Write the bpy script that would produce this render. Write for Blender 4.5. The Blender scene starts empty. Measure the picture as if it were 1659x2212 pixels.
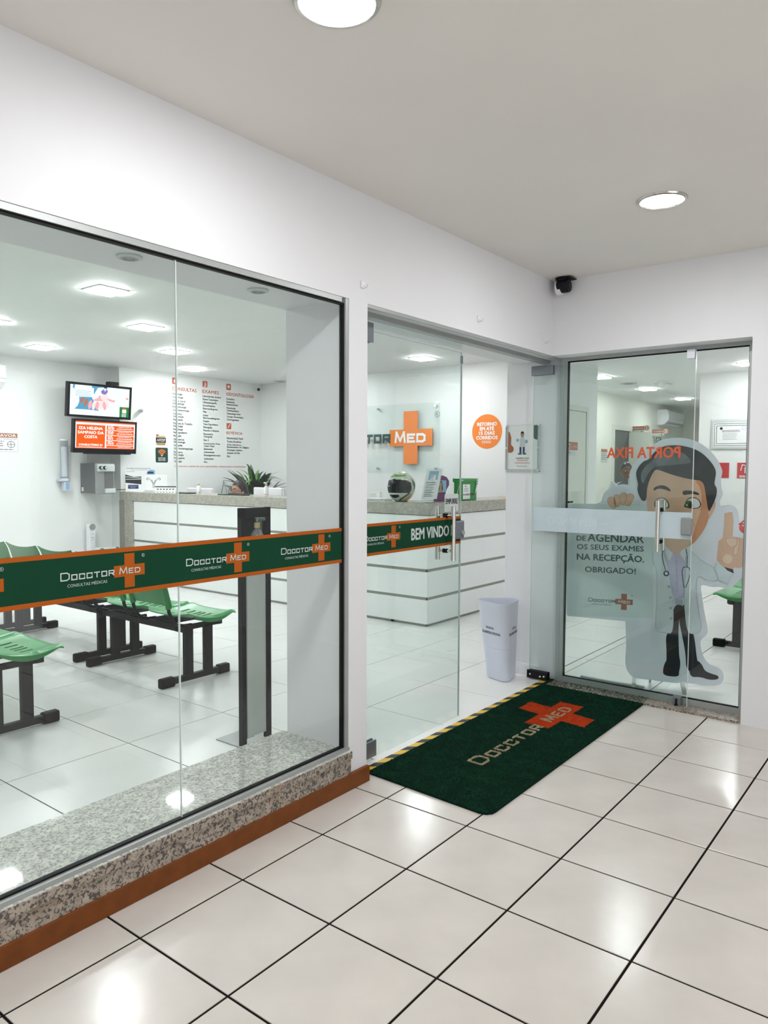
import bpy, bmesh, math, random
from mathutils import Vector, Matrix
from math import pi, sin, cos, radians
random.seed(7)
scn = bpy.context.scene
COL = scn.collection
# ---------------------------------------------------------------- camera
cam_d = bpy.data.cameras.new('camera'); cam = bpy.data.objects.new('camera', cam_d); COL.objects.link(cam)
Fw = Vector((0.78848789, 0.61239794, -0.05705793)); Rt = Vector((0.61356943, -0.78963105, 0.00391953)); Up = Rt.cross(Fw)
cam.matrix_world = Matrix((( Rt.x, Up.x, -Fw.x, -1.24094), (Rt.y, Up.y, -Fw.y, -1.87529), (Rt.z, Up.z, -Fw.z, 1.39056), (0, 0, 0, 1)))
cam_d.sensor_fit = 'HORIZONTAL'; cam_d.sensor_width = 36.0; cam_d.lens = 1605.3 / 1659 * 36.0; cam_d.clip_start = .05
scn.camera = cam
# ---------------------------------------------------------------- world, exposure, light levels
w = bpy.data.worlds.new('world'); scn.world = w; w.use_nodes = True
w.node_tree.nodes['Background'].inputs[0].default_value = (1, .99, .98, 1)
w.node_tree.nodes['Background'].inputs[1].default_value = .45
scn.view_settings.view_transform = 'Standard'; scn.view_settings.look = 'None'
scn.view_settings.gamma = 1; scn.view_settings.use_curve_mapping = False
scn.view_settings.exposure = 1.89
E_PANEL = 29.0      # square panels of the reception, diffusers set proud to light the ceiling
E_DOWN = 50.0       # round downlights of the vestibule
# ---------------------------------------------------------------- materials
def mat(name, col, rough=.5, metal=0., spec=.5, noise=0., nscale=8., emit=0., bump=0., bscale=60., coat=0.):
    m = bpy.data.materials.new(name); m.use_nodes = True
    nt = m.node_tree; b = nt.nodes['Principled BSDF']
    b.inputs['Base Color'].default_value = (*col, 1); b.inputs['Roughness'].default_value = rough
    b.inputs['Metallic'].default_value = metal; b.inputs['Specular IOR Level'].default_value = spec
    b.inputs['Coat Weight'].default_value = coat
    if noise or bump:
        tc = nt.nodes.new('ShaderNodeTexCoord')
    if noise:
        n = nt.nodes.new('ShaderNodeTexNoise'); n.inputs['Scale'].default_value = nscale; n.inputs['Detail'].default_value = 4
        nt.links.new(tc.outputs['Object'], n.inputs['Vector'])
        r = nt.nodes.new('ShaderNodeValToRGB')
        r.color_ramp.elements[0].position = .3; r.color_ramp.elements[1].position = .7
        r.color_ramp.elements[0].color = (*[c * (1 - noise) for c in col], 1)
        r.color_ramp.elements[1].color = (*[min(1, c * (1 + noise)) for c in col], 1)
        nt.links.new(n.outputs['Fac'], r.inputs['Fac']); nt.links.new(r.outputs['Color'], b.inputs['Base Color'])
    if bump:
        n2 = nt.nodes.new('ShaderNodeTexNoise'); n2.inputs['Scale'].default_value = bscale
        nt.links.new(tc.outputs['Object'], n2.inputs['Vector'])
        bp_ = nt.nodes.new('ShaderNodeBump'); bp_.inputs['Strength'].default_value = bump; bp_.inputs['Distance'].default_value = .002
        nt.links.new(n2.outputs['Fac'], bp_.inputs['Height']); nt.links.new(bp_.outputs['Normal'], b.inputs['Normal'])
    if emit:
        b.inputs['Emission Color'].default_value = (*col, 1); b.inputs['Emission Strength'].default_value = emit
    return m
def glass_mat(name, tint, gloss=1.0, rough=0.0, haze=0.0):
    m = bpy.data.materials.new(name); m.use_nodes = True; nt = m.node_tree; nt.nodes.clear()
    o = nt.nodes.new('ShaderNodeOutputMaterial'); mx = nt.nodes.new('ShaderNodeMixShader')
    t = nt.nodes.new('ShaderNodeBsdfTransparent'); t.inputs[0].default_value = (*tint, 1)
    g = nt.nodes.new('ShaderNodeBsdfGlossy'); g.inputs['Roughness'].default_value = rough
    lw = nt.nodes.new('ShaderNodeLayerWeight'); lw.inputs['Blend'].default_value = .5
    p = nt.nodes.new('ShaderNodeMath'); p.operation = 'POWER'; p.inputs[1].default_value = 5
    a = nt.nodes.new('ShaderNodeMath'); a.operation = 'MULTIPLY_ADD'; a.inputs[1].default_value = .9 * gloss; a.inputs[2].default_value = .035 * gloss
    nt.links.new(lw.outputs['Facing'], p.inputs[0]); nt.links.new(p.outputs[0], a.inputs[0]); nt.links.new(a.outputs[0], mx.inputs[0])
    nt.links.new(t.outputs[0], mx.inputs[1]); nt.links.new(g.outputs[0], mx.inputs[2]); nt.links.new(mx.outputs[0], o.inputs[0])
    if haze:
        d = nt.nodes.new('ShaderNodeBsdfDiffuse'); d.inputs[0].default_value = (.75, .78, .80, 1); m2 = nt.nodes.new('ShaderNodeMixShader'); m2.inputs[0].default_value = haze
        nt.links.new(t.outputs[0], m2.inputs[1]); nt.links.new(d.outputs[0], m2.inputs[2]); nt.links.new(m2.outputs[0], mx.inputs[1])
    return m
def granite_mat(name, light, dark, brown, scale=55., rough=.12, contrast=.5):
    m = bpy.data.materials.new(name); m.use_nodes = True; nt = m.node_tree; b = nt.nodes['Principled BSDF']; b.inputs['Roughness'].default_value = rough
    tc = nt.nodes.new('ShaderNodeTexCoord')
    def noise(s, det, dist=0):
        n = nt.nodes.new('ShaderNodeTexNoise'); n.inputs['Scale'].default_value = s; n.inputs['Detail'].default_value = det; n.inputs['Distortion'].default_value = dist
        nt.links.new(tc.outputs['Object'], n.inputs['Vector']); return n.outputs['Fac']
    def ramp(f, p0, c0, p1, c1):
        r = nt.nodes.new('ShaderNodeValToRGB'); e = r.color_ramp.elements
        e[0].position = p0; e[0].color = (*c0, 1); e[1].position = p1; e[1].color = (*c1, 1); nt.links.new(f, r.inputs['Fac']); return r.outputs['Color']
    def mix(f, a, b_):
        x = nt.nodes.new('ShaderNodeMix'); x.data_type = 'RGBA'
        nt.links.new(f, x.inputs[0]); nt.links.new(a, x.inputs[6]); nt.links.new(b_, x.inputs[7]); return x.outputs[2]
    base = ramp(noise(scale * .45, 3, .5), .35, [c * .72 for c in light], .65, light)
    speck = ramp(noise(scale * 1.5, 5, .7), .43, (1, 1, 1), .50, (0, 0, 0))
    sep = nt.nodes.new('ShaderNodeMath'); sep.operation = 'MULTIPLY'; sep.inputs[1].default_value = contrast
    inv = nt.nodes.new('ShaderNodeRGBToBW'); nt.links.new(speck, inv.inputs[0]); nt.links.new(inv.outputs[0], sep.inputs[0])
    dk = nt.nodes.new('ShaderNodeRGB'); dk.outputs[0].default_value = (*dark, 1)
    br = nt.nodes.new('ShaderNodeRGB'); br.outputs[0].default_value = (*brown, 1)
    patch = ramp(noise(6, 3), .55, (0, 0, 0), .7, (.55, .55, .55))
    pb = nt.nodes.new('ShaderNodeRGBToBW'); nt.links.new(patch, pb.inputs[0])
    c = mix(pb.outputs[0], base, br.outputs[0]); c = mix(sep.outputs[0], c, dk.outputs[0])
    nt.links.new(c, b.inputs['Base Color']); return m
M = {}
M['wall'] = mat('wall_paint', (.765, .77, .79), .55, noise=.015, nscale=2, bump=.15, bscale=30)
M['wall_in'] = mat('reception_paint', (.80, .81, .80), .5, noise=.01, nscale=2)
M['wall_corr'] = mat('corridor_paint', (.74, .74, .66), .5, noise=.01)
M['ceil'] = mat('ceiling_paint', (.80, .77, .73), .7, noise=.02, nscale=1.5, bump=.2, bscale=12)
M['ceil_in'] = mat('reception_ceiling_paint', (.88, .885, .88), .6, noise=.01)
M['tile'] = mat('porcelain_tile', (.61, .57, .525), .18, spec=.45, noise=.06, nscale=4.5, bump=.12, bscale=40)
M['tile_in'] = mat('white_porcelain', (.80, .81, .79), .26, noise=.02, nscale=3)
M['grout'] = mat('dark_grout', (.014, .011, .009), .95, spec=.05, noise=.2)
M['grout_in'] = mat('grey_grout', (.045, .045, .04), .95, spec=.05, noise=.2)
M['granite'] = granite_mat('sill_granite', (.74, .74, .67), (.24, .26, .27), (.62, .60, .52), 62, .035, .7)
M['granite_face'] = granite_mat('apron_granite', (.42, .36, .29), (.035, .03, .035), (.26, .16, .08), 62, .3, .85)
M['granite_top'] = granite_mat('counter_granite', (.46, .44, .38), (.25, .24, .2), (.4, .38, .33), 75, .25, .5)
M['wood'] = mat('brown_wood', (.165, .047, .007), .42, spec=.25, noise=.15, nscale=20, bump=.2)
M['alu'] = mat('brushed_aluminium', (.38, .40, .395), .4, .35, noise=.04)
M['alu_dark'] = mat('grey_painted_metal', (.20, .215, .24), .35, .4, noise=.04)
M['rubber'] = mat('black_rubber', (.006, .006, .006), .55, spec=.15, noise=.1)
M['steel'] = mat('stainless_steel', (.62, .6, .56), .18, 1., noise=.03)
M['glass'] = glass_mat('clear_float_glass', (.955, .975, .967))
M['glass_green'] = glass_mat('green_float_glass', (.93, .966, .957))
M['glass_edge'] = mat('glass_edge', (.74, .82, .79), .15, noise=.02)
M['acrylic'] = glass_mat('clear_acrylic', (.97, .985, .98), .8)
M['green'] = mat('band_green', (.004, .048, .022), .6, spec=.12, noise=.04)
M['orange'] = mat('band_orange_backlit', (.40, .092, .010), .6, spec=.12, noise=.03)  # darkened in colour, as the band looks against the bright room behind
M['orange_lit'] = mat('vivid_orange', (.86, .22, .02), .4, noise=.02)
M['deep_orange'] = mat('deep_orange', (.55, .1, .03), .45, noise=.02)
M['silver_print'] = mat('silver_print', (.55, .60, .58), .4, noise=.02)
M['white'] = mat('white_plastic', (.80, .80, .82), .35, noise=.01)
M['white_print'] = mat('white_print', (.85, .85, .85), .5, noise=.01)
M['band_back'] = mat('white_vinyl_back', (.80, .81, .90), .55, noise=.02)
M['band_ghost'] = mat('ghost_lettering', (.88, .86, .97), .55, noise=.01)
M['dark_green'] = mat('dark_green_print', (.006, .05, .04), .4, noise=.03)
M['ink'] = mat('black_ink', (.012, .014, .016), .5, noise=.05)
M['grey_ink'] = mat('grey_ink', (.055, .09, .085), .5, noise=.05)
M['red'] = mat('fixed_door_orange', (.85, .10, .012), .4, noise=.02)
M['sign_red'] = mat('sign_red', (.50, .015, .02), .4, noise=.03)
M['ext_red'] = mat('extinguisher_red', (.55, .012, .012), .25, noise=.03)
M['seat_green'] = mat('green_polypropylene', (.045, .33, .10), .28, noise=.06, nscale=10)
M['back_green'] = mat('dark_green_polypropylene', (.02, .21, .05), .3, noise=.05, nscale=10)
M['black'] = mat('black_painted_steel', (.010, .011, .014), .42, spec=.16, noise=.15)
M['black_gloss'] = mat('black_gloss', (.006, .006, .008), .15, spec=.22, noise=.05)
M['panel'] = mat('counter_laminate', (.84, .86, .85), .22, noise=.01)
M['groove'] = mat('aluminium_groove', (.30, .30, .27), .35, .5, noise=.05)
M['yellow'] = mat('hazard_yellow', (.75, .47, .02), .4, noise=.08, nscale=25)
M['hazard_black'] = mat('hazard_black', (.02, .02, .022), .5, noise=.3, nscale=25)
M['bin'] = mat('umbrella_bin_plastic', (.62, .66, .76), .35, noise=.01)
M['skin'] = mat('skin', (.42, .23, .15), .5, noise=.05)
M['skin_dark'] = mat('brown_skin', (.20, .09, .05), .5, noise=.05)
M['hair'] = mat('black_hair', (.012, .010, .010), .4, noise=.3, nscale=60, bump=.5, bscale=200)
M['shirt'] = mat('white_cotton', (.6, .62, .62), .8, noise=.03)
M['dark_cloth'] = mat('dark_cloth', (.03, .03, .04), .8, noise=.1)
M['leaf'] = mat('dark_leaf', (.012, .06, .018), .35, noise=.4, nscale=6)
M['leaf_light'] = mat('light_leaf', (.10, .24, .05), .4, noise=.4, nscale=8)
M['grey_plastic'] = mat('grey_plastic', (.30, .31, .31), .3, .3, noise=.04)
M['dispenser_dark'] = mat('dispenser_side_grey', (.17, .175, .18), .35, .3, noise=.05)
M['blue'] = mat('navy_print', (.01, .03, .14), .4, noise=.03)
M['blue_light'] = mat('pale_blue_print', (.25, .45, .65), .4, noise=.05)
M['purple'] = mat('purple_card', (.13, .008, .11), .5, noise=.04)
M['suggest_green'] = mat('suggestion_box_green', (.01, .24, .035), .25, noise=.03)
M['column_grey'] = mat('grey_anodised_column', (.50, .53, .50), .4, noise=.04)
M['gold'] = mat('bottle_cap_gold', (.55, .45, .22), .35, .3, noise=.05)
M['gel'] = glass_mat('clear_plastic', (.86, .89, .92), 2.0, .05, .16)
M['smoke'] = glass_mat('smoked_visor', (.10, .12, .12), 2.0, .03)
M['sky_board'] = mat('standee_pale_blue', (.86, .89, .96), .45, noise=.015)
M['bubble'] = mat('standee_grey_green', (.72, .82, .82), .45, noise=.02)
M['door'] = mat('door_laminate', (.66, .67, .60), .45, noise=.01)
M['shade_dark'] = mat('painted_shade', (.10, .11, .10), .7, noise=.05)  # dark tone painted in for the shade of openings and recesses
M['exit_green'] = mat('exit_sign_green', (.01, .16, .06), .4, noise=.03)
M['sign_brown'] = mat('sign_terracotta', (.40, .12, .05), .45, noise=.03)
def em(name, col, s):
    m = bpy.data.materials.new(name); m.use_nodes = True; nt = m.node_tree; nt.nodes.clear()
    o = nt.nodes.new('ShaderNodeOutputMaterial'); e = nt.nodes.new('ShaderNodeEmission')
    e.inputs[0].default_value = (*col, 1); e.inputs[1].default_value = s; nt.links.new(e.outputs[0], o.inputs[0]); return m
M['lamp'] = em('led_diffuser', (.97, .985, 1), E_PANEL)
M['down'] = em('downlight_diffuser', (.985, .985, 1), E_DOWN)
for k, c, s in (('tv_white', (.90, .97, 1), 1.05), ('tv_orange', (.95, .12, .01), 1.0), ('tv_blue', (.12, .42, .68), .9), ('tv_skin', (.55, .22, .14), .9),
                ('tv_pink', (.95, .45, .5), 1.0), ('tv_pale', (1, .80, .80), 1.0), ('tv_green', (.02, .22, .06), 1.0), ('tv_text', (1, .98, .95), 1.3), ('tv_violet', (.3, .25, .7), .8), ('tv_dark', (.03, .1, .2), .8)):
    M[k] = em(k, c, s * .32)
# ---------------------------------------------------------------- helpers
def link(o, parent=None):
    COL.objects.link(o)
    if parent is not None: o.parent = parent
    return o
def wroot(o):
    v = Vector((0, 0, 0))
    while o is not None: v = v + o.location; o = o.parent
    return v
def mesh(name, vf, m, parent=None, smooth=False, org=None):
    """vf = (verts in world coordinates, faces); the object keeps its parent's origin"""
    vs, fs = vf[0], vf[1]
    o0 = wroot(parent) if parent is not None else (Vector(org) if org is not None else Vector((0, 0, 0)))
    me = bpy.data.meshes.new(name)
    me.from_pydata([(v[0] - o0.x, v[1] - o0.y, v[2] - o0.z) for v in vs], [], fs); me.validate()
    ms = m if isinstance(m, (list, tuple)) else [m]
    for x in ms: me.materials.append(x)
    if len(vf) > 2:
        for p, i in zip(me.polygons, vf[2]): p.material_index = i
    if smooth:
        for p in me.polygons: p.use_smooth = True
        me.set_sharp_from_angle(angle=radians(42))
    o = bpy.data.objects.new(name, me)
    if parent is None: o.location = o0
    return link(o, parent)
def thing(name, label, cat, loc=(0, 0, 0), group=None, kind=None):
    o = bpy.data.objects.new(name, None); o.empty_display_size = .1; COL.objects.link(o); o.location = loc
    if label: o['label'] = label
    if cat: o['category'] = cat
    if group: o['group'] = group
    if kind: o['kind'] = kind
    return o
def tag(o, label, cat, group=None):
    o['label'] = label; o['category'] = cat
    if group: o['group'] = group
    return o
def struct(o): o['kind'] = 'structure'; return o
class B:
    """collects shapes in world coordinates"""
    def __init__(s): s.v = []; s.f = []; s.mi = []; s.m = 0
    def add(s, vs, fs):
        k = len(s.v); s.v += [tuple(v) for v in vs]; s.f += [tuple(i + k for i in f) for f in fs]; s.mi += [s.m] * len(fs); return s
    def box(s, x0, x1, y0, y1, z0, z1, c=0):
        if not c:
            vs = [(x, y, z) for z in (z0, z1) for y in (y0, y1) for x in (x0, x1)]
            return s.add(vs, [(0, 2, 3, 1), (4, 5, 7, 6), (0, 1, 5, 4), (2, 6, 7, 3), (0, 4, 6, 2), (1, 3, 7, 5)])
        bm = bmesh.new(); bmesh.ops.create_cube(bm, size=1)
        for v in bm.verts: v.co = Vector(((x0 + x1) / 2 + v.co.x * (x1 - x0), (y0 + y1) / 2 + v.co.y * (y1 - y0), (z0 + z1) / 2 + v.co.z * (z1 - z0)))
        bmesh.ops.bevel(bm, geom=bm.edges[:], offset=c, segments=2, affect='EDGES', profile=.5)
        return s.bm(bm)
    def bm(s, bm, mx=None):
        bm.verts.ensure_lookup_table(); bm.verts.index_update()
        vs = [(mx @ v.co if mx else v.co.copy()) for v in bm.verts]; fs = [[v.index for v in f.verts] for f in bm.faces]; bm.free(); return s.add(vs, fs)
    def cyl(s, p0, p1, r0, r1=None, n=16, caps=True):
        r1 = r0 if r1 is None else r1; p0 = Vector(p0); p1 = Vector(p1); d = (p1 - p0).normalized()
        a = d.orthogonal().normalized(); b = d.cross(a); vs = []
        for p, r in ((p0, r0), (p1, r1)):
            for i in range(n): t = 2 * pi * i / n; vs.append(p + a * (r * cos(t)) + b * (r * sin(t)))
        fs = [(i, (i + 1) % n, n + (i + 1) % n, n + i) for i in range(n)]
        if caps: fs += [tuple(range(n - 1, -1, -1)), tuple(range(n, 2 * n))]
        return s.add(vs, fs)
    def tube(s, pts, r, n=8):
        pts = [Vector(p) for p in pts]; rs = r if isinstance(r, (list, tuple)) else [r] * len(pts)
        vs = []; a = None
        for i, p in enumerate(pts):
            d = ((pts[min(i + 1, len(pts) - 1)] - pts[max(i - 1, 0)])).normalized()
            a = d.orthogonal().normalized() if a is None else (a - d * a.dot(d)).normalized()
            b = d.cross(a)
            for k in range(n): t = 2 * pi * k / n; vs.append(p + a * (rs[i] * cos(t)) + b * (rs[i] * sin(t)))
        fs = []
        for i in range(len(pts) - 1):
            for k in range(n): fs.append((i * n + k, i * n + (k + 1) % n, (i + 1) * n + (k + 1) % n, (i + 1) * n + k))
        fs += [tuple(range(n - 1, -1, -1)), tuple(range((len(pts) - 1) * n, len(pts) * n))]
        return s.add(vs, fs)
    def lathe(s, prof, c, n=24, ax=2):
        vs = []; fs = []
        for (r, z) in prof:
            for i in range(n):
                t = 2 * pi * i / n; q = [r * cos(t), r * sin(t), z]
                if ax == 1: q = [q[0], q[2], q[1]]
                if ax == 0: q = [q[2], q[0], q[1]]
                vs.append((c[0] + q[0], c[1] + q[1], c[2] + q[2]))
        for j in range(len(prof) - 1):
            for i in range(n): fs.append((j * n + i, j * n + (i + 1) % n, (j + 1) * n + (i + 1) % n, (j + 1) * n + i))
        if prof[0][0] > 1e-5: fs.append(tuple(range(n - 1, -1, -1)))
        if prof[-1][0] > 1e-5: fs.append(tuple(range((len(prof) - 1) * n, len(prof) * n)))
        return s.add(vs, fs)
    def sphere(s, c, r, sc=(1, 1, 1), n=16):
        bm = bmesh.new(); bmesh.ops.create_uvsphere(bm, u_segments=n, v_segments=max(6, n // 2), radius=r)
        for v in bm.verts: v.co = Vector((c[0] + v.co.x * sc[0], c[1] + v.co.y * sc[1], c[2] + v.co.z * sc[2]))
        return s.bm(bm)
    @property
    def vf(s): return (s.v, s.f, s.mi)
def bx(name, x0, x1, y0, y1, z0, z1, m, parent=None, c=0, smooth=False):
    org = ((x0 + x1) / 2, (y0 + y1) / 2, z0)
    return mesh(name, B().box(x0, x1, y0, y1, z0, z1, c).vf, m, parent, smooth, org)
class Fr:
    """a flat drawing plane standing in the scene: origin O, right U, up V"""
    def __init__(s, O, U, V): s.O = Vector(O); s.U = Vector(U).normalized(); s.V = Vector(V).normalized(); s.N = s.U.cross(s.V)
    def p(s, u, v, n=0): return s.O + s.U * u + s.V * v + s.N * n
def flat(name, fr, pts, m, parent, n=.001, th=0.0):
    """polygon printed on a plane"""
    bm = bmesh.new(); vs = [bm.verts.new(fr.p(a, b, n)) for a, b in pts]
    f = bm.faces.new(vs); bm.normal_update()
    if th:
        r = bmesh.ops.extrude_face_region(bm, geom=[f])
        for v in r['geom']:
            if isinstance(v, bmesh.types.BMVert): v.co -= fr.N * th
    big = [g for g in bm.faces if len(g.verts) > 4]
    bmesh.ops.triangulate(bm, faces=big, ngon_method='EAR_CLIP'); bmesh.ops.recalc_face_normals(bm, faces=bm.faces)
    if not th:
        bm.normal_update()
        for g in bm.faces:
            if g.normal.dot(fr.N) < 0: g.normal_flip()
    return mesh(name, B().bm(bm).vf, m, parent)
def rect(u0, v0, u1, v1): return [(u0, v0), (u1, v0), (u1, v1), (u0, v1)]
def rrect(u0, v0, u1, v1, r, n=5):
    o = []
    for cx, cy, a0 in ((u1 - r, v0 + r, -pi / 2), (u1 - r, v1 - r, 0), (u0 + r, v1 - r, pi / 2), (u0 + r, v0 + r, pi)):
        for i in range(n + 1): a = a0 + pi / 2 * i / n; o.append((cx + r * cos(a), cy + r * sin(a)))
    return o
def circ(cx, cy, r, n=32, ry=None): return [(cx + r * cos(2 * pi * i / n), cy + (ry or r) * sin(2 * pi * i / n)) for i in range(n)]
def strokes2(lines, t, ends=True):
    """polylines -> quads of thickness t"""
    vs = []; fs = []
    for pl in lines:
        for a, b in zip(pl[:-1], pl[1:]):
            a = Vector(a); b = Vector(b); d = (b - a)
            if d.length < 1e-6: continue
            d.normalize(); q = Vector((-d.y, d.x)) * t / 2; e = d * t / 2 if ends else d * 0
            k = len(vs); vs += [a - e - q, b + e - q, b + e + q, a - e + q]; fs.append((k, k + 1, k + 2, k + 3))
    return vs, fs
def stroke(name, fr, lines, t, m, parent, n=.0015):
    vs, fs = strokes2(lines, t)
    return mesh(name, ([fr.p(v.x, v.y, n + (i // 4) * 4e-5) for i, v in enumerate(vs)], fs), m, parent)
GL = {'D': [[(0, 0), (0, 1), (.72, 1), (1, .8), (1, .2), (.72, 0), (0, 0)]], 'O': [[(0, 0), (0, 1), (1, 1), (1, 0), (0, 0)]], 'C': [[(1, .72), (1, 1), (0, 1), (0, 0), (1, 0), (1, .28)]],
      'T': [[(0, 1), (1, 1)], [(.5, 1), (.5, 0)]], 'R': [[(0, 0), (0, 1), (1, 1), (1, .45), (0, .45)], [(.5, .45), (1, 0)]],
      'M': [[(0, 0), (.1, 1), (.5, .12), (.9, 1), (1, 0)]], 'E': [[(1, 1), (0, 1), (0, 0), (1, 0)], [(0, .52), (.8, .52)]]}
def word(s, u0, v0, widths, hs, gap):
    out = []; u = u0
    for ch, w_, h in zip(s, widths, hs):
        for pl in GL[ch]: out.append([(u + a * w_, v0 + b * h) for a, b in pl])
        u += w_ + gap
    return out
_tc = {}
def text(name, fr, body, u0, v0, wd, ht, m, parent, n=.0015, bold=0.0, align='L', mirror=False, th=0):
    """lettering fitted into a box wd x ht whose lower-left corner is (u0, v0)"""
    key = body
    if key not in _tc:
        c = bpy.data.curves.new('t', 'FONT'); c.body = body; c.resolution_u = 2; c.fill_mode = 'FRONT'
        o = bpy.data.objects.new('t', c); COL.objects.link(o)
        dg = bpy.context.evaluated_depsgraph_get(); me = o.evaluated_get(dg).to_mesh()
        vs = [(v.co.x, v.co.y) for v in me.vertices]; fs = [tuple(p.vertices) for p in me.polygons]
        o.evaluated_get(dg).to_mesh_clear(); bpy.data.objects.remove(o)
        _tc[key] = (vs, fs)
    vs, fs = _tc[key]
    if not vs: return None
    x0 = min(v[0] for v in vs); x1 = max(v[0] for v in vs); y0 = min(v[1] for v in vs); y1 = max(v[1] for v in vs)
    sx = wd / (x1 - x0) if wd else ht / (y1 - y0)
    sy = ht / (y1 - y0)
    W = sx * (x1 - x0); off = {'L': 0, 'C': -W / 2, 'R': -W}[align]
    V_, F_ = [], []                                   # heavier weights: the glyphs printed over themselves with a slight shift
    bx_ = bold * ht * 1.1
    for q, (dx, dy) in enumerate([(0, 0)] if bold < .005 else [(-bx_, 0), (bx_, 0), (0, bx_ * .8), (0, -bx_ * .8)]):
        k = len(V_); V_ += [fr.p(u0 + off + (a - x0) * sx + dx, v0 + (b - y0) * sy + dy, n + q * 5e-5) for a, b in vs]; F_ += [tuple(i + k for i in f) for f in fs]
    return mesh(name, (V_, F_), m, parent)
def lines_grey(name, fr, u0, u1, vtop, dv, cnt, t, m, parent, n=.0015, jit=.3):
    """small unreadable print"""
    b = B()
    for i in range(cnt):
        v = vtop - dv * i; u = u0; end = u1 - (u1 - u0) * random.random() * jit
        while u < end:
            w_ = random.uniform(2, 6) * t; e = min(end, u + w_)
            b.add([fr.p(u, v, n), fr.p(e, v, n), fr.p(e, v + t, n), fr.p(u, v + t, n)], [(0, 1, 2, 3)]); u = e + t * .8
    return mesh(name, b.vf, m, parent)
def ring(fr, cx, cy, r, t, n_=20):
    pl = [(cx + r * cos(2 * pi * i / n_), cy + r * sin(2 * pi * i / n_)) for i in range(n_ + 1)]
    return pl
def brand(fr, cx, cy, cw, parent, m_text, m_cross, m_med, n=.0015, sub=True, mirror=False, ch=None, heavy=1.0, reg=True, cross_only=False):
    """DOCCTOR + MED cross, cross centre (cx, cy), cross width cw"""
    k = cw / .112; ch = ch or cw * .985; a = .0185 * k
    pts = [(-cw / 2, -a), (-a, -a), (-a, -ch / 2), (a, -ch / 2), (a, -a), (cw / 2, -a), (cw / 2, a), (a, a), (a, ch / 2), (-a, ch / 2), (-a, a), (-cw / 2, a)]
    flat('cross', fr, [(cx + x, cy + y) for x, y in pts], m_cross, parent, n)
    h = .0145 * k; v0 = cy - .0085 * k
    if not cross_only:
        ws = [.026 * k] + [.0165 * k] * 6
        stroke('lettering', fr, word('DOCCTOR', cx - .234 * k + .002 * k + cw * .0, v0, ws, [.022 * k] + [h] * 6, .0083 * k), .0036 * k * heavy, m_text, parent, n)
    stroke('lettering', fr, word('MED', cx - .036 * k, v0, [.026 * k, .015 * k, .017 * k], [.0195 * k, h, h], .0075 * k), .0032 * k * heavy, m_med, parent, n + .0008)
    if sub: text('lettering', fr, 'CONSULTAS MÉDICAS', cx - .212 * k, cy - .031 * k, .132 * k, .0115 * k, m_text, parent, n)
    if reg:
        stroke('registered_mark', fr, [ring(fr, cx + .051 * k, cy + .045 * k, .0052 * k, 0, 14)], .0009 * k, m_text, parent, n)
        text('registered_mark', fr, 'R', cx + .051 * k, cy + .042 * k, 0, .006 * k, m_text, parent, n, align='C')
# ---------------------------------------------------------------- setting: floors
def tile_mesh(x0, x1, y0, y1, zt, zb, c):
    vs = [(x0, y0, zb), (x1, y0, zb), (x1, y1, zb), (x0, y1, zb), (x0, y0, zt - c), (x1, y0, zt - c), (x1, y1, zt - c), (x0, y1, zt - c),
          (x0 + c, y0 + c, zt), (x1 - c, y0 + c, zt), (x1 - c, y1 - c, zt), (x0 + c, y1 - c, zt)]
    fs = [(8, 9, 10, 11)]
    for i in range(4): j = (i + 1) % 4; fs += [(i, j, 4 + j, 4 + i), (4 + i, 4 + j, 8 + j, 8 + i)]
    return vs, fs
def tiling(parent, xs, ys, g, m, ok, cuts=()):
    full = {}
    for i in range(len(xs) - 1):
        for j in range(len(ys) - 1):
            x0, x1, y0, y1 = xs[i] + g / 2, xs[i + 1] - g / 2, ys[j] + g / 2, ys[j + 1] - g / 2
            cx, cy = (x0 + x1) / 2, (y0 + y1) / 2
            if x1 - x0 < .02 or y1 - y0 < .02 or not ok(cx, cy): continue
            key = (round(x1 - x0, 4), round(y1 - y0, 4))
            if key not in full:
                hx, hy = (x1 - x0) / 2, (y1 - y0) / 2
                me = bpy.data.meshes.new('tile'); v, f = tile_mesh(-hx, hx, -hy, hy, 0, -.006, .0012); me.from_pydata(v, [], f); me.materials.append(m); full[key] = me
            o = bpy.data.objects.new('tile', full[key]); link(o, parent); o.location = (cx, cy, 0 - parent.location.z)
fl = struct(bx('floor', -2.6, 3.30, -4.0, .30, -.05, -.0025, M['grout']))
fl.location = (0, 0, 0); 
for v in fl.data.vertices: v.co += Vector((.35, -1.85, -.05))
XO = [round(.3994 * k, 4) for k in range(-6, 9)]; XO = [-2.6] + XO + [3.262]
YO = [-4.0] + [round(-.395 * k, 4) for k in range(10, -1, -1)] + [.222]
tiling(fl, XO, YO, .0075, M['tile'], lambda x, y: True)
fi = bx('floor', -2.6, 15.0, -3.4, 6.75, -.06, -.0025, M['grout_in']); struct(fi); fi.location = (0, 0, 0)
for v in fi.data.vertices: v.co += Vector((6.2, 1.675, -.06))
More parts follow.
